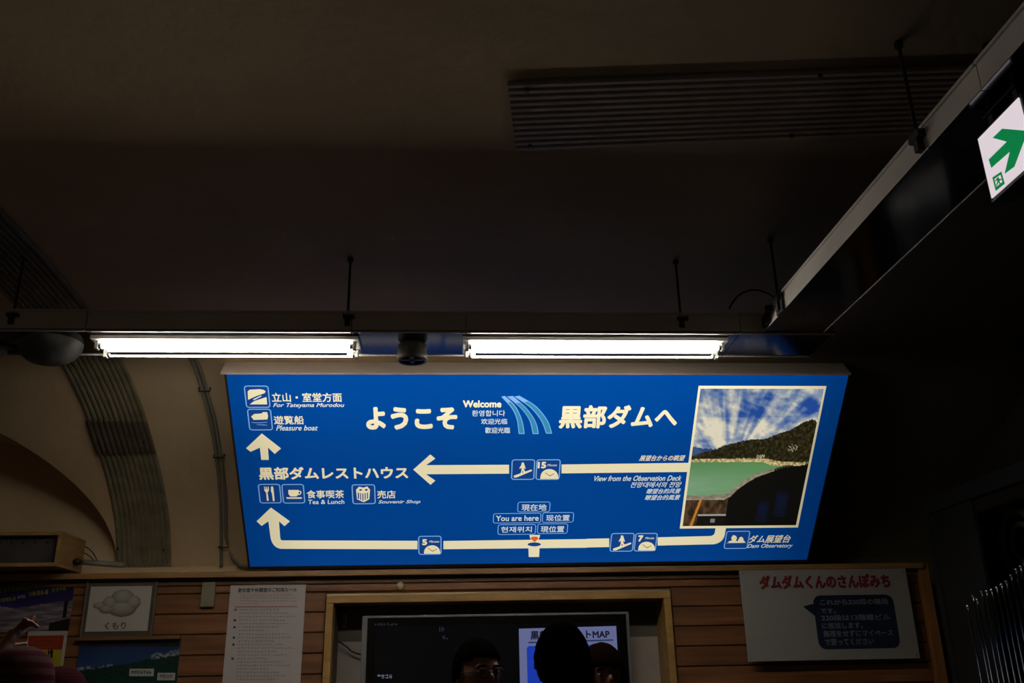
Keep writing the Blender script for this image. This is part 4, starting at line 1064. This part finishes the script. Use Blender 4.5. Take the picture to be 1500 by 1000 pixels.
    v, f = ell((0, -.010*k, (hz+.012)*k), (.081*k, .103*k, .111*k), 40, 28, hairshell)
    keep = []
    for q in f:
        c = sum((Vector(v[i]) for i in q), Vector())/4; y_ = c.y/k; z_ = c.z/k-hz
        lim = .062 if y_ < -.075 else (.045 if y_ < -.03 else (-.01 if y_ < .01 else (-.075 if hair == 'short' else -.12)))
        if hair == 'bob': lim = .035 if y_ < -.085 else (-.10 if abs(c.x/k) > .055 or y_ > 0 else .03)
        if z_ > lim: keep.append(q)
    ho = sub('hair', (v, keep), hairm or HAIR)
    so = ho.modifiers.new('s', 'SOLIDIFY'); so.thickness = .012*k; so.offset = -1
    if hair == 'bob':
        vf = ell((0, .03*k, (hz-.05)*k), (.095*k, .075*k, .11*k), 28, 18, hairshell); sub('back_hair', vf, hairm or HAIR)
    if glasses:
        mb = MB()
        for s in (-1, 1):
            pts = [(s*.032*k+.023*k*math.cos(a*PI/10), -.124*k, (hz+.004)*k+.017*k*math.sin(a*PI/10)) for a in range(21)]
            mb.tube(pts, .0018, 6); mb.tube([(s*.055*k, -.122*k, (hz+.010)*k), (s*.08*k, -.06*k, (hz+.008)*k), (s*.082*k, .0, (hz+.004)*k)], .0016, 6)
        mb.tube([(-.010*k, -.126*k, (hz+.008)*k), (.010*k, -.126*k, (hz+.008)*k)], .0018, 6)
        sub('glasses', (mb.v, mb.f), DARK)
    if hat:
        mb = MB(); prof_ = [(.100, -.03), (.106, -.02), (.106, .02), (.101, .025), (.103, .05), (.096, .09), (.078, .125), (.05, .148), (.02, .158), (0, .16)]
        mb.lathe((0, -.005*k, (hz+.02)*k), [(a*k, b*k) for a, b in prof_], 48)
        mb.v = [(x, y*1.12, z) for x, y, z in mb.v]
        ho = sub('knit_hat', (mb.v, mb.f), hat)
    jv = [V[0], V[1], V[2], V[3], V[13], V[14], V[15], V[16], V[17], V[18]]; jv[0] = J(0, 0, .86)
    jw = Vector(jv[6]); jv[6] = tuple(Vector(jv[5]).lerp(jw, .96)); jv[9] = tuple(Vector(jv[8]).lerp(Vector(jv[9]), .96))
    place(skinned(jv, [(0, 1), (1, 2), (2, 3), (2, 4), (4, 5), (5, 6), (2, 7), (7, 8), (8, 9)], [(.17*k, .135*k), (.155*k, .13*k), (.16*k, .135*k), .075*k, .075*k, .058*k, .042*k, .075*k, .058*k, .042*k], None, .012), 'jacket', JK[jacket])
    tvv = [V[0], V[5], V[6], (V[7][0], V[7][1], .10*k), V[9], V[10], (V[11][0], V[11][1], .10*k)]
    place(skinned(tvv, [(0, 1), (1, 2), (2, 3), (0, 4), (4, 5), (5, 6)], [(.145*k, .125*k), .1*k, .072*k, .06*k, .1*k, .072*k, .06*k], None, .012), 'trousers', TROUS)
    for s in (-1, 1):
        vf = ell((s*.13*k, -.07*k, .045*k), (.05*k, .135*k, .045*k), 16, 10, lambda d: Vector((d.x, d.y, max(d.z, -.95)))); sub('shoe', vf, BLACK)
    return t
def stand(px, py, y, H, dz=0):
    """floor point so that a head centre (0.935 H) shows at the pixel"""
    p_ = onY(px, py, y); return (p_.x, y, 0), (p_.z+dz)/.934
(l1, h1) = stand(825, 973, 3.15, 0); (l2, h2) = stand(697, 988, 3.7, 0); (l3, h3) = stand(882, 991, 3.9, 0)
person('person seen from behind, black hair against the lit map on the screen', l1, PI+.1, h1, 'black')
person('person in glasses with short black hair facing the viewer before the dark screen', l2, -.0+.45, h2, 'black', glasses=True)
person('shorter person with brown hair facing the viewer right of the dark head', l3, .1, h3, 'brown', hair='bob', hairm=HAIRB)
def knit(name, a, b, sc):
    m = mat(name, a, .9, spec=.05); nt = m.node_tree; bs_ = nt.nodes['Principled BSDF']
    tc = nt.nodes.new('ShaderNodeTexCoord'); wv = nt.nodes.new('ShaderNodeTexWave'); wv.bands_direction = 'Z'; wv.inputs['Scale'].default_value = sc; wv.inputs['Distortion'].default_value = 1.5
    r = nt.nodes.new('ShaderNodeValToRGB'); r.color_ramp.elements[0].color = (*a, 1); r.color_ramp.elements[1].color = (*b, 1); r.color_ramp.elements[0].position = .35; r.color_ramp.elements[1].position = .65
    nt.links.new(tc.outputs['Object'], wv.inputs[0]); nt.links.new(wv.outputs[0], r.inputs[0]); nt.links.new(r.outputs[0], bs_.inputs['Base Color']); return m
K1 = knit('knit_pink_stripe', (.055, .006, .015), (.07, .032, .036), 9); K2 = knit('knit_red', (.03, .003, .006), (.04, .005, .011), 30)
l4 = onY(22, 1018, 3.1); h4 = l4.z/.95
person('person in a pink striped knitted hat pointing at the poster, bottom left corner', (l4.x, 3.1, 0), PI*.9, h4, 'plum', hair='bob', hat=K1,
       arm=[onY(-62, 1040, 3.2), onY(6, 948, 3.3)])
l5 = onY(80, 1040, 3.4); h5 = l5.z/.95
person('person in a dark red knitted hat beside the striped hat, bottom left', (l5.x, 3.4, 0), PI*.95, h5, 'navy', hair='bob', hat=K2)
